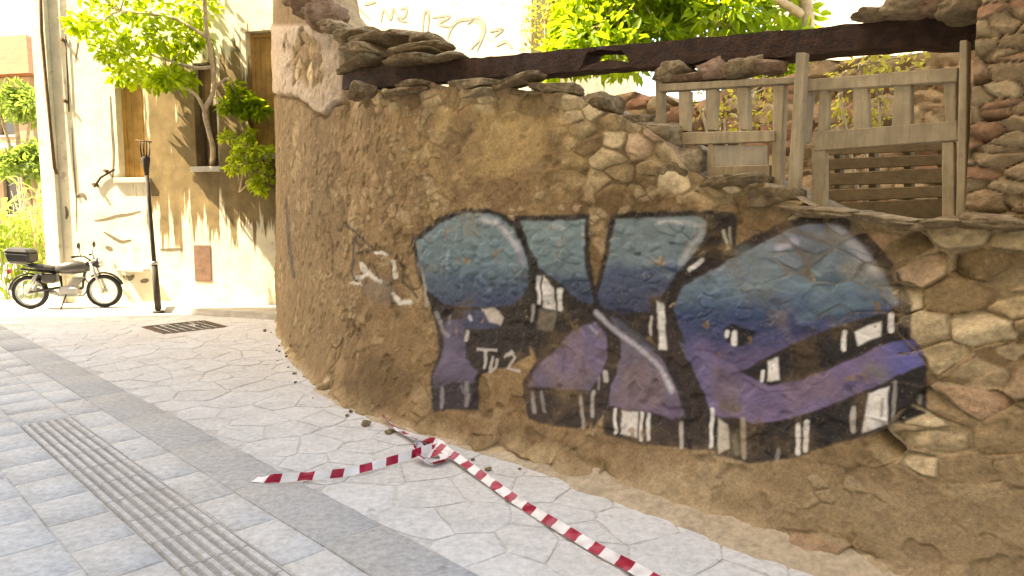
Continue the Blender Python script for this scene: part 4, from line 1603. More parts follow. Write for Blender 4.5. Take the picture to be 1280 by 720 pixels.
# pallet leaning inside, seen through the lower pane
pq = 4.35
pl0 = q_plane(1105, 300, pq)
pal = empty('wooden_pallet', pl0, 0, 'slatted wooden pallet propped inside the ruin behind the open pane', 'pallet')
for y0, y1 in ((184, 193), (198, 213), (216, 233), (236, 253), (255, 276), (280, 300)):
    frame_piece('slat', pal, [(1020, y0), (1190, y0 - 6), (1190, y1 - 6), (1020, y1)], pq, 0.02, M['slat'], pl0)
for x0, x1 in ((1042, 1050), (1086, 1095), (1130, 1138), (1172, 1182)):
    frame_piece('bearer', pal, [(x0, 182), (x1, 182), (x1, 300), (x0, 300)], pq + 0.022, 0.08, M['slat'], pl0)

# ---- courtyard wall behind the opening
cw0 = sq(-6.6, 6.4)
court = empty('courtyard_wall', (cw0[0], cw0[1], 0), 0, 'ochre rubble wall standing inside the ruin behind the window frames', 'wall')
rubble_panel(court, (0, 0, 0), -math.pi / 4, 8.6, 0.0, lambda a: 2.8 + 0.18 * fbm(a * 1.1, a * 0, seed=5, octv=4) + 0.25 * sstep(5.2, 6.2, a), 0.30, 0.16, 15, 0.024, 0.45, ochre_cols, 0.04, 200, 30)

# ================================================================== HOUSES
def holes_wall(mb, L, H, T, rects, y0=0.0):
    """a wall in the local xz plane from y0 to y0+T with rectangular openings (x0, x1, z0, z1)"""
    xs = sorted({0.0, L, *[r[0] for r in rects], *[r[1] for r in rects]})
    zs = sorted({0.0, H, *[r[2] for r in rects], *[r[3] for r in rects]})

    def solid(i, j):
        if i < 0 or j < 0 or i >= len(xs) - 1 or j >= len(zs) - 1:
            return False
        cx, cz = (xs[i] + xs[i + 1]) / 2, (zs[j] + zs[j + 1]) / 2
        return not any(r[0] < cx < r[1] and r[2] < cz < r[3] for r in rects)
    y1 = y0 + T
    for i in range(len(xs) - 1):
        for j in range(len(zs) - 1):
            if not solid(i, j):
                continue
            a, b, c, d = xs[i], xs[i + 1], zs[j], zs[j + 1]
            mb.add([(a, y0, c), (b, y0, c), (b, y0, d), (a, y0, d)], [(0, 1, 2, 3)])
            mb.add([(a, y1, c), (b, y1, c), (b, y1, d), (a, y1, d)], [(3, 2, 1, 0)])
            if not solid(i - 1, j):
                mb.add([(a, y0, c), (a, y0, d), (a, y1, d), (a, y1, c)], [(0, 1, 2, 3)])
            if not solid(i + 1, j):
                mb.add([(b, y0, c), (b, y1, c), (b, y1, d), (b, y0, d)], [(0, 1, 2, 3)])
            if not solid(i, j - 1):
                mb.add([(a, y0, c), (a, y1, c), (b, y1, c), (b, y0, c)], [(0, 1, 2, 3)])
            if not solid(i, j + 1):
                mb.add([(a, y0, d), (b, y0, d), (b, y1, d), (a, y1, d)], [(0, 1, 2, 3)])
    return mb


class Front:
    """a vertical facade: pixel <-> local coordinates"""

    def __init__(self, p0, p1):
        self.p0 = np.array([p0[0], p0[1], 0.0])
        d = np.array([p1[0] - p0[0], p1[1] - p0[1], 0.0])
        self.L = float(np.linalg.norm(d))
        self.d = d / self.L
        self.n = np.array([-self.d[1], self.d[0], 0])
        self.rz = math.atan2(d[1], d[0])

    def loc(self, px, py):
        p = on_plane(px, py, self.p0, self.n)
        return float((p - self.p0) @ self.d), float(p[2])

    def rect(self, x0, y0, x1, y1):
        a, b = self.loc(x0, (y0 + y1) / 2)[0], self.loc(x1, (y0 + y1) / 2)[0]
        return (a, b, self.loc((x0 + x1) / 2, y1)[1], self.loc((x0 + x1) / 2, y0)[1])

    def world(self, a, y, z):
        return self.p0 + self.d * a + self.n * y + np.array([0, 0, z])


# ---- the peeling house at the bend
fo = Front((-8.26, 13.06), (-3.1, 11.69))
oh = empty('old_house', fo.p0, fo.rz, 'roofless old house with peeling cream limewash and tall window openings', 'house')
w1, w2, w3 = fo.rect(146, 104, 181, 222), fo.rect(243, 78, 271, 208), fo.rect(309, 38, 343, 192)
mb = holes_wall(MB(), fo.L, 7.6, 0.5, [w1, w2, w3])
mb.box(0.0, 0.45, 0.505, 6.0, 0, 7.2)
mb.box(fo.L - 0.45, fo.L, 0.505, 6.0, 0, 7.0)
mb.box(0.455, fo.L - 0.455, 5.5, 6.0, 0, 7.3)
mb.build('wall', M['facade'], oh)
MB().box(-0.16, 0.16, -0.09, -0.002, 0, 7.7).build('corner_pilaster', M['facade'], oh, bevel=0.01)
for k, w in enumerate((w1, w2, w3)):
    fr = MB()
    for a in (w[0], w[1] - 0.06):
        fr.box(a + 0.002, a + 0.058, 0.14, 0.22, w[2] + 0.002, w[3] - 0.002)
    fr.box(w[0] + 0.06, w[1] - 0.06, 0.142, 0.218, w[3] - 0.07, w[3] - 0.003)
    fw = fr.build('window', M['plank' if k != 1 else 'darkwood'], oh)
    MB().box(w[0] - 0.07, w[1] + 0.07, -0.07, 0.12, w[2] - 0.09, w[2] - 0.003).build('sill', M['cement'], fw, bevel=0.008)
    if k != 1:
        n = 4
        for i in range(n):
            a = w[0] + 0.06 + (w[1] - w[0] - 0.12) * i / n
            b = w[0] + 0.06 + (w[1] - w[0] - 0.12) * (i + 1) / n - 0.006
            MB().box(a, b, 0.17 + 0.004 * (i % 2), 0.195, w[2] + 0.004, w[3] - 0.075).build('plank', M['plank'], fw)
    else:
        MB().box(w[0] + 0.06, w[1] - 0.06, 0.30, 0.33, w[2] + 0.004, w[2] + (w[3] - w[2]) * 0.62).build('plank', M['darkwood'], fw)
# drainpipe, cable and old iron bits on the facade
p_ = [fo.loc(57, -60), fo.loc(60, 40), fo.loc(66, 110), fo.loc(76, 210), fo.loc(79, 218)]
MB().tube([(a, -0.13, z) for a, z in p_], 0.028, 8).build('drainpipe', M['rust'], oh, True)
p_ = [fo.loc(83, 45), fo.loc(86, 90), fo.loc(88, 140)]
MB().tube([(a, -0.03, z) for a, z in p_], 0.012, 6).build('cable', M['iron'], oh, True)
for x, y in ((82, 52), (85, 128), (122, 232), (136, 215)):
    a, z = fo.loc(x, y)
    MB().tube([(a, 0.02, z), (a, -0.10, z + 0.02)], 0.03, 6).build('iron_stub', M['rust'], oh)
p_ = [fo.loc(120, 234), fo.loc(128, 222), fo.loc(145, 212)]
MB().tube([(a, -0.04, z) for a, z in p_], 0.02, 6).build('cable', M['iron'], oh, True)
a, z = fo.loc(172, 335)
MB().box(a - 0.32, a + 0.26, -0.16, -0.004, z - 0.06, z).build('stone_ledge', M['cement'], oh, bevel=0.012)
a, z = fo.loc(254, 330)
MB().box(a - 0.17, a + 0.16, -0.012, -0.004, z - 0.30, z + 0.32).build('faded_sign_patch', M['redpaint'], oh, bevel=0.002)
# raised step along the foot of the facade
MB().hexa([(2.1, -0.55, -0.01), (fo.L, -1.0, -0.01), (fo.L, -0.004, -0.01), (2.1, -0.004, -0.01), (2.1, -0.52, 0.10), (fo.L, -0.96, 0.10), (fo.L, -0.004, 0.10), (2.1, -0.004, 0.10)]).build('door_step', M['cement'], oh, bevel=0.012)

def strip(pts, w, y):
    """a flat line in the facade plane"""
    m_ = MB()
    n = len(pts)
    L_, R_ = [], []
    for i in range(n):
        a, b = np.array(pts[max(i - 1, 0)]), np.array(pts[min(i + 1, n - 1)])
        t = (b - a) / (np.linalg.norm(b - a) + 1e-9)
        nn = np.array([-t[1], t[0]]) * w / 2 * (0.35 + 0.65 * math.sin(math.pi * (i + 0.5) / n))
        p = np.array(pts[i])
        L_.append((p[0] + nn[0], y, p[1] + nn[1]))
        R_.append((p[0] - nn[0], y, p[1] - nn[1]))
    m_.add(L_ + R_, [(i, i + 1, n + i + 1, n + i) for i in range(n - 1)])
    return m_


for line, w in (([(118, 276), (132, 274), (146, 270), (160, 268), (176, 264)], .05), ([(130, 290), (140, 296), (152, 302), (164, 300)], .06), ([(96, 246), (104, 244), (108, 250)], .08), ([(82, 258), (84, 266), (83, 274)], .07),
                ([(132, 309), (138, 311), (140, 313)], .09), ([(200, 312), (214, 312), (228, 311)], .05), ([(90, 160), (92, 200), (95, 240), (96, 290)], .03), ([(138, 120), (140, 160), (142, 190), (141, 222)], .05),
                ([(154, 345), (162, 348), (168, 344)], .09), ([(176, 352), (186, 350)], .08), ([(102, 20), (98, 50), (94, 80)], .03), ([(296, 58), (299, 66)], .07), ([(290, 48), (293, 52)], .06)):
    strip([fo.loc(*p) for p in catmull(np.array(line, float), 4)], w, -0.005).build('peeled_crack', M['crack'], oh)

# ---- sunlit rendered house behind the ruin, with faded scribbles
fw_ = Front((-3.5, 11.55), (0.245, 9.75))
wh = empty('rendered_house', fw_.p0, fw_.rz, 'sunlit pale rendered house behind the ruin with faded grey scribbles', 'house')
mb = holes_wall(MB(), fw_.L, 6.6, 0.35, [])
mb.box(fw_.L - 0.35, fw_.L, 0.355, 5.0, 0, 6.6)
mb.box(0, 0.35, 0.355, 5.0, 0, 6.6)
mb.box(0.355, fw_.L - 0.355, 4.65, 5.0, 0, 6.6)
mb.build('wall', M['white'], wh)
MB().box(-0.1, fw_.L + 0.1, -0.1, 5.1, 6.604, 6.8).build('roof_slab', M['cement'], wh, bevel=0.02)
a, _ = fw_.loc(651, 40)
MB().box(a, fw_.L + 0.03, -0.035, -0.003, 0, 6.59).build('corner_quoin', M['cement'], wh, bevel=0.006)


def smooth_line(pts, k=6):
    return catmull(np.array(pts, float), k)


for k, line in enumerate(([(476, 28), (480, 12), (488, 24), (492, 10), (498, 26)], [(500, 12), (508, 10), (506, 20), (498, 24), (510, 28)], [(528, 42), (530, 18), (536, 16), (534, 44)], [(540, 22), (562, 20), (548, 30), (566, 34)],
                          [(566, 60), (560, 46), (570, 28), (588, 24), (602, 32), (600, 48), (588, 62)], [(596, 64), (606, 36), (598, 22), (584, 30)], [(404, 8), (420, 4), (436, 12), (450, 28)], [(612, 40), (628, 36), (618, 46)],
                          [(620, 58), (632, 52), (640, 60)], [(455, 6), (470, 2)], [(430, -2), (446, 8), (462, 24)])):
    pts = [fw_.loc(*p) for p in smooth_line(line)]
    strip(pts, 0.045, -0.006).build('painted_scribble', M['tagpaint'], wh)

# ---- pale house farther behind, right of the tree trunk
fr_ = Front((5.2, 15.2), (9.4, 13.4))
ph = empty('pale_house', fr_.p0, fr_.rz, 'blank pale house wall beyond the tree above the beam', 'house')
mb = holes_wall(MB(), fr_.L, 8.5, 0.4, [(1.4, 2.3, 1.2, 2.6)])
mb.box(0, 0.4, 0.405, 6, 0, 8.5).box(fr_.L - 0.4, fr_.L, 0.405, 6, 0, 8.5)
mb.build('wall', M['white'], ph)
MB().box(1.41, 2.29, 0.15, 0.2, 1.21, 2.59).build('window', M['glass'], ph)
MB().box(-0.1, fr_.L + 0.1, -0.1, 6.1, 8.504, 8.7).build('roof_slab', M['cement'], ph)

# ---- far house with a terracotta roof up the street
ff = Front((-30.5, 33.5), (-20.4, 31.2))
fh = empty('far_house', ff.p0, ff.rz, 'beige house with terracotta hipped roof up the street beyond the motorbike', 'house')
wins = [(6.9, 7.9, 5.0, 6.6), (8.6, 9.5, 1.6, 3.2), (8.6, 9.5, 5.0, 6.6), (3.0, 4.0, 5.0, 6.6), (5.4, 6.4, 1.6, 3.2)]
mb = holes_wall(MB(), ff.L, 7.4, 0.4, wins)
mb.box(0, 0.4, 0.405, 8, 0, 7.4).box(ff.L - 0.4, ff.L, 0.405, 8, 0, 7.4).box(0.405, ff.L - 0.405, 7.6, 8, 0, 7.4)
mb.build('wall', M['tanwall'], fh)
for w in wins:
    wo = MB().box(w[0], w[1], -0.04, 0.05, w[2] - 0.08, w[2] - 0.003).build('window', M['cement'], fh)
    MB().box(w[0] + 0.003, w[1] - 0.003, 0.15, 0.2, w[2] + 0.003, w[3] - 0.003).build('pane', M['glass'], wo)
L = ff.L
MB().add([(-.6, -.6, 7.42), (L + .6, -.6, 7.42), (L + .6, 8.6, 7.42), (-.6, 8.6, 7.42), (4.2, 4, 10.3), (L - 4.2, 4, 10.3)],
         [(0, 1, 5, 4), (1, 2, 5), (2, 3, 4, 5), (3, 0, 4), (3, 2, 1, 0)]).build('roof', M['roof'], fh)
MB().box(-0.6, L + 0.6, -1.3, -0.005, 4.3, 4.5).build('balcony_slab', M['cement'], fh)

# ---- the tall building across the street, behind the viewer, whose shade lies over the wall and pavement
A_, B_, C_, D_ = np.array([-13.33, 10.5]), sq(10, -2)[:2], sq(10, -9)[:2], np.array([-24.0, 9.2])
ab = empty('apartment_building', (A_[0], A_[1], 0), 0, 'tall beige apartment building across the street from the wall', 'building')
HB = 17.0
pts = [tuple(p - A_) for p in (A_, D_, C_, B_)]
MB().hexa([(*p, 0) for p in pts] + [(*p, HB) for p in pts]).build('wall', M['stucco'], ab)
bx_, by_ = B_ - A_
Lb = math.hypot(bx_, by_)
angb = math.atan2(by_, bx_)
wm = MB().box(-0.55, 0.55, 0.004, 0.06, -0.75, 0.75).box(-0.62, 0.62, 0.0605, 0.16, -0.85, -0.76)
pane = None
for fl in range(5):
    for k in range(8):
        t = (k + 0.6) / 8.4 * Lb
        if pane is None:
            o = wm.build('window', M['glass'], ab)
            pane = o.data
        else:
            o = link('window', pane, None, ab)
        o.location = (math.cos(angb) * t, math.sin(angb) * t, 1.9 + fl * 3.2)
        o.rotation_euler = (0, 0, angb)

# ================================================================== STREET THINGS
# ---- lamp post without its lantern
pb = on_ground(198, 391)
lamp = empty('lamp_post', pb, 0, 'thin dark iron lamp post with an empty lantern bracket beside the old house', 'lamp post')
top = at_depth(180, 176, pb[1]) - pb
mid = lambda t: (top[0] * t, 0, top[2] * t)
MB().tube([mid(0.0), mid(0.86)], [0.036, 0.03], 12).build('post', M['iron'], lamp, True)
MB().tube([(0, 0, 0), (top[0] * .012, 0, .035)], [0.09, 0.085], 12).build('foot_plate', M['iron'], lamp, True)
MB().tube([mid(0.02), mid(0.285)], [0.052, 0.048], 12).build('sleeve', M['iron'], lamp, True)
MB().tube([mid(0.286), mid(0.305)], [0.056, 0.056], 12).build('collar', M['alu'], lamp, True)
MB().tube([mid(0.80), mid(0.86), mid(0.90), mid(0.915)], [0.03, 0.05, 0.07, 0.04], 12).build('lantern_bracket', M['iron'], lamp, True)
tp = mid(0.90)
for k in range(4):
    a = math.pi / 4 + k * math.pi / 2
    MB().tube([(tp[0] + 0.05 * math.cos(a), 0.05 * math.sin(a), tp[2]), (tp[0] + 0.07 * math.cos(a), 0.07 * math.sin(a), tp[2] + 0.14), (tp[0] + 0.075 * math.cos(a), 0.075 * math.sin(a), top[2])], 0.011, 6).build('prong', M['iron'], lamp, True)
MB().tube([(top[0] - 0.13, 0, top[2] + .01), (top[0] + 0.12, 0, top[2] - 0.02)], 0.012, 6).build('cross_arm', M['rust'], lamp, True)

# ---- motorbike
pr, pf = on_ground(38, 386), on_ground(133, 384)
c_ = (pr + pf) / 2
ang = math.atan2(pf[1] - pr[1], pf[0] - pr[0])
mbk = empty('motorbike', (c_[0], c_[1], 0), ang, 'small dark motorbike with a black top box parked in the sun', 'motorbike')
WB, WR = 1.16, 0.285
for sx, nm in ((-WB / 2, 0), (WB / 2, 1)):
    ti = MB().lathe([(WR, -.02), (WR, .02), (WR - .02, .042), (WR - .055, .036), (WR - .055, -.036), (WR - .02, -.042)], (sx, 0, WR), 'y', 28).build('tyre', M['rubber'], mbk, True)
    MB().lathe([(WR - .056, -.03), (WR - .056, .03), (WR - .075, .03), (WR - .075, -.03)], (sx, 0, WR), 'y', 28).build('rim', M['alu'], ti, True)
    MB().lathe([(.005, -.06), (.045, -.06), (.045, .06), (.005, .06)], (sx, 0, WR), 'y', 14).build('hub', M['alu'], ti, True)
    for k in range(10):
        a = k * math.pi / 5
        MB().tube([(sx + .04 * math.cos(a), .02 * (-1) ** k, WR + .04 * math.sin(a)), (sx + (WR - .06) * math.cos(a + .12), 0, WR + (WR - .06) * math.sin(a + .12))], 0.005, 5).build('spoke', M['alu'], ti)
    arc = [(sx + (WR + .03) * math.cos(t), 0, WR + (WR + .03) * math.sin(t)) for t in np.linspace(*((.35, 2.2) if nm else (.9, 3.0)), 9)]
    MB().tube(arc, 0.055, 6, squash=0.3).build('mudguard', M['black'], mbk, True)
fx = WB / 2
for s in (-1, 1):
    MB().tube([(fx, s * .085, WR), (fx - .17, s * .085, .80)], [.026, .022], 8).build('fork_leg', M['alu'], mbk, True)
    MB().tube([(fx - .16, s * .08, .82), (fx - .22, s * .20, .90), (fx - .30, s * .34, .90)], .013, 6).build('handlebar', M['black'], mbk, True)
    MB().tube([(fx - .29, s * .26, .90), (fx - .33, s * .39, .895)], .019, 8).build('grip', M['rubber'], mbk, True)
    mi = MB().tube([(fx - .25, s * .25, .90), (fx - .24, s * .31, 1.06)], .007, 5).build('mirror', M['black'], mbk, True)
    MB().lathe([(.001, -.012), (.05, -.012), (.055, .0), (.05, .01), (.001, .01)], (fx - .24, s * .33, 1.08), 'x', 14).build('mirror_head', M['black'], mi, True)
    MB().tube([(-WB / 2, s * .11, WR + .02), (-.40, s * .12, .62)], .03, 8).build('shock_absorber', M['alu'], mbk, True)
    MB().tube([(-WB / 2, s * .07, WR), (-.1, s * .07, .36)], .022, 6).build('swingarm', M['black'], mbk, True)
MB().lathe([(.001, .075), (.05, .07), (.082, .03), (.088, -.02), (.05, -.08), (.001, -.09)], (fx - .08, 0, .77), 'x', 16).build('headlight', M['black'], mbk, True)
MB().lathe([(.001, .082), (.05, .078), (.076, .04), (.001, .04)], (fx - .08, 0, .77), 'x', 16).build('headlight_lens', M['lens'], mbk, True)
tank = []
for x, w, h0, h1 in ((-.14, .09, .60, .74), (-.02, .12, .58, .79), (.12, .13, .58, .82), (.26, .11, .60, .80), (.36, .05, .63, .72)):
    tank.append([(x, w * math.cos(t), (h0 + h1) / 2 + (h1 - h0) / 2 * math.sin(t)) for t in np.linspace(0, 2 * math.pi, 13)[:-1]])
m_ = MB()
m_.add([p for r in tank for p in r], [(i * 12 + k, i * 12 + (k + 1) % 12, (i + 1) * 12 + (k + 1) % 12, (i + 1) * 12 + k) for i in range(4) for k in range(12)] + [tuple(range(11, -1, -1)), tuple(48 + k for k in range(12))])
m_.build('fuel_tank', M['darkpaint'], mbk, True)
seat = []
for x, w, h0, h1 in ((-.62, .09, .72, .76), (-.52, .13, .69, .78), (-.36, .13, .66, .76), (-.20, .12, .64, .73), (-.12, .07, .64, .70)):
    seat.append([(x, w * math.cos(t), (h0 + h1) / 2 + (h1 - h0) / 2 * math.sin(t)) for t in np.linspace(0, 2 * math.pi, 13)[:-1]])
m_ = MB()
m_.add([p for r in seat for p in r], [(i * 12 + k, i * 12 + (k + 1) % 12, (i + 1) * 12 + (k + 1) % 12, (i + 1) * 12 + k) for i in range(4) for k in range(12)] + [tuple(range(11, -1, -1)), tuple(48 + k for k in range(12))])
m_.build('seat', M['black'], mbk, True)
m_ = MB()
m_.tube([(fx - .2, 0, .78), (.28, 0, .58), (.24, 0, .34), (-.08, 0, .28), (-.1, 0, .56)], .024, 8)
m_.tube([(fx - .2, 0, .80), (.1, 0, .62), (-.2, 0, .62), (-.7, 0, .68)], .022, 8)
m_.build('frame', M['black'], mbk, True)
en = MB().box(-.10, .20, -.12, .12, .22, .38).build('engine', M['alu'], mbk, bevel=.03)
for k in range(6):
    MB().box(.02 + .018 * k, .20 + .018 * k, -.09, .09, .395 + .026 * k, .408 + .026 * k).build('cooling_fin', M['alu'], en)
MB().tube([(.26, .06, .50), (.34, .08, .36), (.2, .11, .2), (-.2, .14, .2)], .021, 8).build('exhaust_pipe', M['alu'], mbk, True)
MB().tube([(-.2, .15, .22), (-.3, .16, .26), (-.72, .17, .36)], [.03, .05, .048], 10).build('muffler', M['alu'], mbk, True)
MB().box(-.36, -.14, -.13, .13, .44, .60).build('side_panel', M['darkpaint'], mbk, bevel=.03)
bxo = MB().hexa([(-.84, -.17, .80), (-.50, -.17, .78), (-.50, .17, .78), (-.84, .17, .80), (-.88, -.19, .98), (-.48, -.19, .95), (-.48, .19, .95), (-.88, .19, .98)]).build('top_box', M['black'], mbk, bevel=.03)
MB().hexa([(-.885, -.192, .982), (-.478, -.192, .953), (-.478, .192, .953), (-.885, .192, .982), (-.82, -.15, 1.05), (-.54, -.15, 1.02), (-.54, .15, 1.02), (-.82, .15, 1.05)]).build('lid', M['black'], bxo, bevel=.02)
m_ = MB()
for s in (-1, 1):
    m_.tube([(-.45, s * .1, .70), (-.60, s * .12, .775), (-.84, s * .12, .785)], .01, 6)
m_.tube([(-.84, -.12, .785), (-.84, .12, .785)], .01, 6)
m_.build('rack', M['alu'], mbk, True)
MB().box(-.90, -.86, -.06, .06, .60, .68).build('tail_light', M['redlens'], mbk, bevel=.01)
MB().tube([(.02, -.1, .26), (-.02, -.26, .012)], .013, 6).build('side_stand', M['iron'], mbk, True)

# ---- red and white barrier tape fallen on the pavement
tape = empty('barrier_tape', on_ground(545, 567), 0, 'fallen red and white striped barrier tape lying in front of the wall', 'barrier tape')
TO = np.array(tape.location)


def ribbon(name, pts, zc, tilt, width=0.052, pitch=0.185, seed=1, phase=0.0, step=0.0125):
    """a striped film strip along ground points; tilt 0 lies flat, 1 stands on edge"""
    C = np.array([np.r_[on_ground(*p)[:2], z] for p, z in zip(pts, zc)])
    T_ = np.array(tilt, float)
    K = catmull(C, 30)
    KT = np.interp(np.linspace(0, len(C) - 1, len(K)), np.arange(len(C)), T_)
    ar = np.r_[0, np.cumsum(np.linalg.norm(np.diff(K, axis=0), axis=1))]
    n = int(ar[-1] / step)
    ss = np.linspace(0, ar[-1], n + 1)

    def at(s_):
        return np.array([np.interp(s_, ar, K[:, k]) for k in range(3)])
    m_ = MB()
    vv = []
    nw = 4
    for i, s_ in enumerate(ss):
        p, pn = at(s_), at(min(s_ + 0.02, ar[-1])) - at(max(s_ - 0.02, 0))
        pn /= np.linalg.norm(pn) + 1e-9
        side = np.array([-pn[1], pn[0], 0])
        side /= np.linalg.norm(side) + 1e-9
        th = np.interp(s_, ar, KT) * math.pi / 2 + 0.42 * float(vnoise(np.array([s_ * 6]), np.array([seed * 3.1]), seed=seed)[0])
        wv = side * math.cos(th) + np.array([0, 0, 1]) * math.sin(th)
        nv_ = np.cross(pn, wv)
        for j in range(nw + 1):
            w = (j / nw - 0.5) * width
            cr = 0.007 * float(vnoise(np.array([s_ * 22]), np.array([j * 0.8]), seed=seed + 3)[0])
            q = p + wv * w + nv_ * cr + pn * w * 0.35
            q[2] = max(q[2], 0.008 + 0.002 * j)
            vv.append(q - TO)
    b = 0
    fs, mi = [], []
    for i in range(n):
        for j in range(nw):
            fs.append((i * (nw + 1) + j, i * (nw + 1) + j + 1, (i + 1) * (nw + 1) + j + 1, (i + 1) * (nw + 1) + j))
            mi.append(1 if ((ss[i] + phase) / pitch) % 1 < 0.45 else 0)
    m_.v = [tuple(v) for v in vv]
    m_.f = fs
    m_.m = mi
    me = bpy.data.meshes.new(name)
    me.from_pydata(m_.v, [], m_.f)
    me.materials.append(M['tapew'])
    me.materials.append(M['taper'])
    me.polygons.foreach_set('material_index', mi)
    me.polygons.foreach_set('use_smooth', np.ones(len(mi), bool))
    return link(name, me, None, tape)


ribbon('loose_end', [(318, 602), (345, 604), (390, 602), (435, 597), (480, 586), (515, 577), (540, 570)], [.01, .03, .036, .036, .04, .05, .06], [.3, .7, .8, .75, .7, .6, .5], seed=2, phase=0.10)
ribbon('long_run', [(548, 568), (575, 584), (612, 610), (650, 636), (700, 667), (752, 698), (806, 727), (880, 770), (960, 815)], [.06, .05, .04, .035, .035, .035, .035, .03, .03], [.55, .6, .6, .62, .6, .62, .6, .6, .6], seed=4, phase=0.02)
ribbon('short_run', [(541, 567), (520, 556), (498, 543), (478, 528)], [.06, .04, .04, .06], [.6, .25, .3, .5], width=0.05, seed=6)
rnd = random.Random(8)
for k in range(3):
    cx, cy = 545 + rnd.uniform(-12, 20), 570 + rnd.uniform(-5, 8)
    pts = [(cx + 17 * math.cos(a), cy + 6 * math.sin(a)) for a in np.linspace(rnd.uniform(0, 3), rnd.uniform(4, 8), 6)]
    ribbon('crumpled_loop', pts, [rnd.uniform(.015, .05) for _ in pts], [rnd.uniform(.1, .9) for _ in pts], width=0.06, seed=20 + k, phase=rnd.uniform(0, .1))

# ---- sand and crumbled render washed up along the foot of the wall
uu = np.linspace(2.0, TOT, 520)
Bu, Nu = wall_base(uu)
reach = 0.0 + 0.035 * (1 + 1.6 * fbm(uu * 2.4, uu * 0, seed=21, octv=5)) + 0.10 * sstep(6.8, 8.8, uu) * (1 + 1.0 * fbm(uu * 2.3, uu * 0 + 4, seed=22, octv=4))
rows_ = []
for k, t in enumerate(np.linspace(0, 1, 9)):
    d_ = -0.14 + (reach + 0.14) * t
    z_ = 0.010 + (0.055 + 0.04 * sstep(6.3, 8.6, uu)) * (1 - t) ** 1.7 + 0.012 * fbm(uu * 14, np.full_like(uu, t * 5), seed=23, octv=3) * (1 - t * .7) - 0.016 * (t > .99)
    j_ = 0.02 * fbm(uu * 9, np.full_like(uu, t * 7), seed=24, octv=3)
    rows_.append(np.stack([Bu[:, 0] - Nu[:, 0] * (d_ + j_), Bu[:, 1] - Nu[:, 1] * (d_ + j_), z_], -1))
G = np.stack(rows_, 1)
gi = np.arange(G.shape[0] * 9).reshape(-1, 9)
gq = np.stack([gi[:-1, :-1], gi[1:, :-1], gi[1:, 1:], gi[:-1, 1:]], -1).reshape(-1, 4)
tag(link('sand_drift', np_mesh('sand_drift', G.reshape(-1, 3), gq), M['dirt']), 'pale sandy debris washed up along the foot of the ruined wall', 'sand', None, 'stuff')

# ---- small rubble crumbs fallen along the wall's foot
rnd = random.Random(3)
crumb = [rock_mesh('fallen_stone', (.06, .045, .035), 500 + i, sub=2, rough=0.25) for i in range(5)]
for k in range(24):
    u = rnd.uniform(1.5, 9.0)
    b, n = wall_base(np.array([u]))
    d = abs(rnd.gauss(0.02, 0.10)) + 0.02
    x, y = b[0] - n[0] * d
    s = rnd.uniform(0.3, 0.8) if rnd.random() < 0.88 else rnd.uniform(0.9, 1.4)
    o = link('fallen_stone', crumb[k % 5], M['rock'])
    o.location = (x, y, 0.016 * s)
    o.scale = (s, s, s)
    o.rotation_euler = (rnd.uniform(-.3, .3), rnd.uniform(-.3, .3), rnd.uniform(0, 6.3))
    tag(o, 'small ochre stone fallen at the foot of the ruined wall', 'stone', 'fallen stones along the wall foot')

# ================================================================== PLANTS
def tree(name, label, limbs, clusters, bark, leaf, leaf_len, leaf_w, per, seed, cat='tree', foot=None, flat=0.8, droop=0.25):
    loc = Vector(foot if foot is not None else limbs[0][0][0])
    t = empty(name, loc, 0, label, cat)
    tr = MB()
    for path, rads in limbs:
        path = [Vector(p) - loc for p in path]
        pp = catmull(np.array([tuple(p) for p in path]), 5)
        rr = np.interp(np.linspace(0, 1, len(pp)), np.linspace(0, 1, len(rads)), rads)
        tr.tube([tuple(p) for p in pp], list(rr), 8)
    tr.build('trunk', bark, t, True)
    P_, D_, T_ = crown_points([tuple(Vector(c) - loc) for c, r in clusters], [r for c, r in clusters], per, seed, flat)
    leaves('crown', P_, D_, leaf_len, leaf_w, leaf, t, seed + 1, droop, T_)
    # bare twigs running out through the crown
    tw = MB()
    rn = random.Random(seed)
    ends = [Vector(pth[-1]) - loc for pth, _ in limbs]
    for c, r in clusters:
        c = Vector(c) - loc
        e = min(ends, key=lambda q_: (q_ - c).length)
        pp = branch_path(e, c, rn.uniform(-.05, .08), rn.randint(0, 9999), 5, 0.05)
        tw.tube(pp, [0.014, 0.012, 0.01, 0.009, 0.007, 0.005], 5)
    tag(tw.build('twigs', bark, t, True), kind='stuff')
    return t


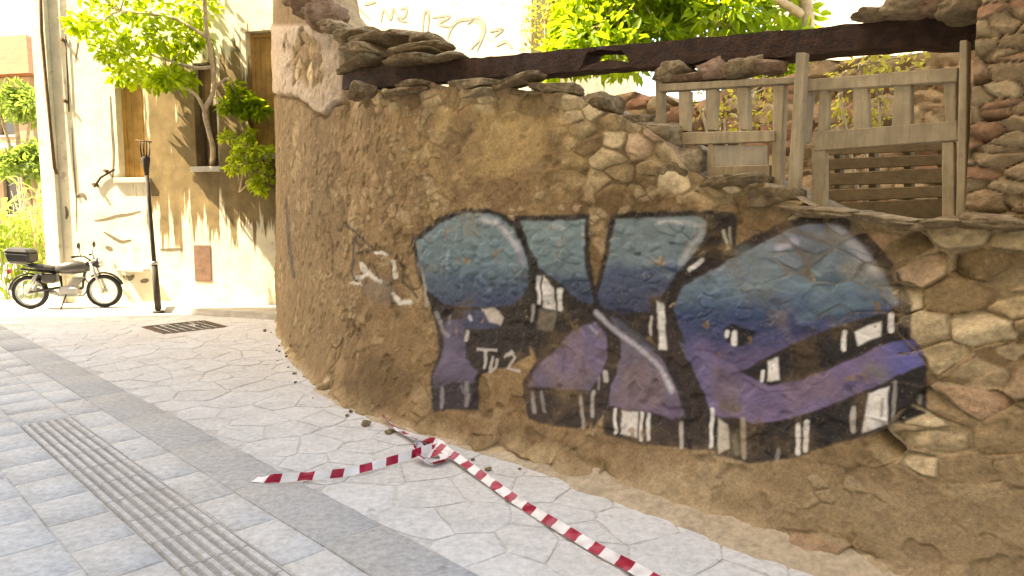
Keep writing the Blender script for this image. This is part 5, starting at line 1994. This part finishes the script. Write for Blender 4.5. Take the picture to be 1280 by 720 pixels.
D = at_depth
sill = fo.world((w2[0] + w2[1]) / 2, 0.12, w2[2] + 0.02)
fig_limbs = [
    ([sill, D(266, 184, 11.95), D(260, 160, 11.75), D(256, 138, 11.65), D(266, 116, 11.7), D(266, 84, 11.6), D(258, 34, 11.5), D(254, -30, 11.4)], [.045, .04, .035, .03]),
    ([D(256, 138, 11.65), D(246, 120, 11.5), D(232, 110, 11.6), D(205, 92, 11.6)], [.03, .022, .015]),
    ([D(266, 84, 11.6), D(240, 84, 11.5), D(200, 72, 11.6), D(150, 55, 11.6)], [.03, .024, .014]),
    ([D(260, 48, 11.5), D(215, 22, 11.6), D(150, 14, 11.6)], [.03, .022, .012]),
    ([D(266, 112, 11.7), D(284, 98, 11.7), D(292, 112, 11.8), D(306, 126, 11.85)], [.025, .018, .01]),
]
rs_ = np.random.RandomState(12)
cl = []
for x, y, r in ((100, 30, .20), (118, 42, .24), (142, 54, .28), (128, 14, .28), (160, 74, .28), (150, 92, .20), (180, 98, .22), (172, 42, .28), (198, 78, .28), (205, 46, .30), (190, 14, .30), (226, 62, .24),
                (232, 26, .26), (160, 6, .30), (215, 96, .18), (232, 102, .14), (252, 8, .26), (246, 46, .18), (110, -20, .3), (160, -40, .34), (220, -40, .34), (264, -30, .3), (132, 66, .16), (196, 104, .14)):
    cl.append((D(x, y, 11.75 + rs_.uniform(-.35, .35)), r))
for x, y, r in ((282, 132, .09), (300, 122, .10), (316, 128, .09), (292, 110, .08), (326, 138, .07), (306, 138, .08),):
    cl.append((D(x, y, 11.86 + rs_.uniform(-.06, .06)), r))
tree('fig_tree', 'bright green fig tree sprouting from a window of the old house', fig_limbs, cl, M['palebark'], M['leaf'], 0.14, 0.085, 66, 31, foot=sill)

root = fo.world(fo.loc(300, 240)[0], -0.01, fo.loc(300, 240)[1])
cl = [(D(x, y, 11.80 + rs_.uniform(-.10, .06)), r) for x, y, r in ((286, 172, .09), (304, 182, .11), (318, 190, .12), (328, 206, .11), (308, 206, .10), (334, 222, .12), (318, 228, .10), (296, 194, .08), (326, 238, .08), (310, 168, .08), (336, 190, .08), (290, 210, .08))]
tree('wall_shrub', 'lime-green shrub sprouting from the old house wall below its last window', [([root, D(304, 216, 11.85), D(312, 196, 11.82)], [.018, .014, .008]), ([root, D(318, 222, 11.85), D(330, 212, 11.8)], [.016, .011, .006])], cl, M['palebark'], M['lime'], 0.11, 0.065, 46, 35, 'shrub', foot=root)

# courtyard tree whose crown shows above the beam
ct = D(1010, 268, 9.4)
ct[2] = 0
tl = [([ct, ct + (0.02, 0, 1.6), D(1010, 60, 9.4), D(1004, -20, 9.4), D(990, -120, 9.4)], [.13, .11, .10, .08, .06]),
      ([D(1006, 20, 9.4), D(950, -10, 9.2), D(880, -20, 9.1), D(800, -10, 9.2)], [.06, .05, .03, .015]),
      ([D(1000, -40, 9.4), D(900, -70, 9.2), D(780, -70, 9.3)], [.06, .04, .02]),
      ([D(1008, 48, 9.4), D(960, 40, 9.0), D(900, 30, 8.9)], [.05, .03, .012])]
cl = []
for i in range(80):
    x = rs_.uniform(725, 990)
    y = rs_.uniform(-110, 78)
    cl.append((D(x, y, 9.2 + rs_.uniform(-.7, 1.2)), rs_.uniform(.22, .40)))
for x, y in ((700, 60), (712, 30), (690, 84), (730, 76), (980, 88), (968, 82)):
    cl.append((D(x, y, 9.2), .20))
tree('courtyard_tree', 'leafy green tree growing inside the ruin above the timber beam', tl, cl, M['palebark'], M['leaf2'], 0.15, 0.075, 120, 41, foot=ct)

# yellowing shrubs inside the ruin
for k, (gx, depth, pts, lab) in enumerate((
        (920, 5.9, [(878, 140), (886, 120), (905, 150), (915, 125), (925, 150), (948, 130), (955, 155), (940, 118), (965, 75), (900, 160), (958, 100)], 'yellowing shrub seen through the three small panes of the left frame'),
        (1090, 5.3, [(1050, 120), (1054, 140), (1100, 120), (1108, 140), (1075, 80), (1110, 75), (1140, 66), (1060, 90), (1125, 85), (1095, 100), (1092, 70), (1048, 150), (1098, 150)], 'dry yellowing shrub seen through the upper panes of the right frame'),
        (690, 9.6, [(680, 20), (692, 40), (676, 60), (700, 10), (684, -10), (672, 30), (700, 75)], 'straw-coloured shrub between the rendered house and the green courtyard tree'))):
    ft = D(gx, 268, depth)
    ft[2] = 0
    limbs = [([ft, ft + (0.05, 0.02, 1.0), D(*pts[i], depth)], [.03, .022, .01]) for i in (0, 2, 4)]
    tree('yellow_shrub', lab, limbs, [(D(x, y, depth + rs_.uniform(-.25, .25)), .15 if depth < 7 else .26) for x, y in pts], M['palebark'], M['leafy'], 0.055, 0.032, 20 if depth < 7 else 90, 60 + k, 'shrub', foot=ft)

# reeds behind the motorbike
def reed_clump(x, depth, n, hmin, hmax, seed, label):
    rs = np.random.RandomState(seed)
    ft = D(x, 268, depth)
    ft[2] = 0
    e = empty('reed_clump', ft, 0, label, 'plant', 'reeds behind the motorbike')
    VV, FF, TT = [], [], []
    st = MB()
    for i in range(n):
        bx, by = rs.normal(0, .16, 2)
        h = rs.uniform(hmin, hmax)
        lean = rs.normal(0, .12, 2)
        if i % 3 == 0:
            st.tube([(bx, by, 0), (bx + lean[0] * h * .5, by + lean[1] * h * .5, h * .55), (bx + lean[0] * h, by + lean[1] * h, h)], [.012, .01, .006], 5)
        for j in range(3):
            t = rs.uniform(.15, .95)
            p = np.array([bx + lean[0] * h * t, by + lean[1] * h * t, h * t])
            a = rs.uniform(0, 6.28)
            L_, w = rs.uniform(.4, .85), rs.uniform(.025, .05)
            rise, dr = rs.uniform(.3, .9), rs.uniform(.5, 1.3)
            d = np.array([math.cos(a), math.sin(a), 0])
            s_ = np.array([-d[1], d[0], 0])
            b = len(VV)
            for k in range(6):
                f = k / 5
                c = p + d * L_ * f * .8 + np.array([0, 0, L_ * (rise * f - dr * f * f)])
                ww = w * math.sin(math.pi * (0.12 + 0.86 * f)) 
                VV += [c - s_ * ww, c + s_ * ww]
                TT += [rs.uniform(.2, 1)] * 2
            FF += [(b + 2 * k, b + 2 * k + 1, b + 2 * k + 3, b + 2 * k + 2) for k in range(5)]
    st.build('stalks', M['palebark'], e, True)
    me = np_mesh('blades', np.array(VV), np.array(FF), False)
    TT = np.array(TT)
    add_color(me, 'tint', np.stack([TT, TT, TT, np.ones(len(TT))], 1))
    link('blades', me, M['reed'], e)


for k, (x, dp, n, a, b, lab) in enumerate(((58, 14.2, 34, 1.1, 1.9, 'clump of reeds with arching leaves against the corner of the old house'), (26, 14.6, 44, 1.3, 2.3, 'tallest clump of reeds behind the top box of the motorbike'),
                                           (-8, 14.0, 40, 1.0, 2.1, 'clump of reeds behind the rear wheel of the motorbike'), (40, 15.6, 40, 1.5, 2.5, 'clump of reeds at the back, behind the other reeds'))):
    reed_clump(x, dp, n, a, b, 70 + k, lab)

# trees up the street
for k, (x, y, dp, r, lab) in enumerate(((18, 128, 22.0, .85, 'round green tree in front of the far terracotta-roofed house'), (40, 205, 19.0, .6, 'small pale green tree behind the reeds by the old house corner'))):
    c = D(x, y, dp)
    ft = c.copy()
    ft[2] = 0
    cl = [(c + rs_.normal(0, 1, 3) * (r * .8, r * .5, r * .35), rs_.uniform(.3, .5) * r) for _ in range(22)]
    tree('street_tree', lab, [([ft, ft + (.05, 0, c[2] * .5), c], [.12, .09, .05]), ([ft + (.05, 0, c[2] * .5), c + (r * .6, 0, -.1)], [.06, .03]), ([ft + (.05, 0, c[2] * .5), c + (-r * .7, .1, 0)], [.06, .03])], cl, M['bark'], M['fartree'], 0.20, 0.11, 70, 80 + k, foot=ft)
print('objects', len(bpy.data.objects))
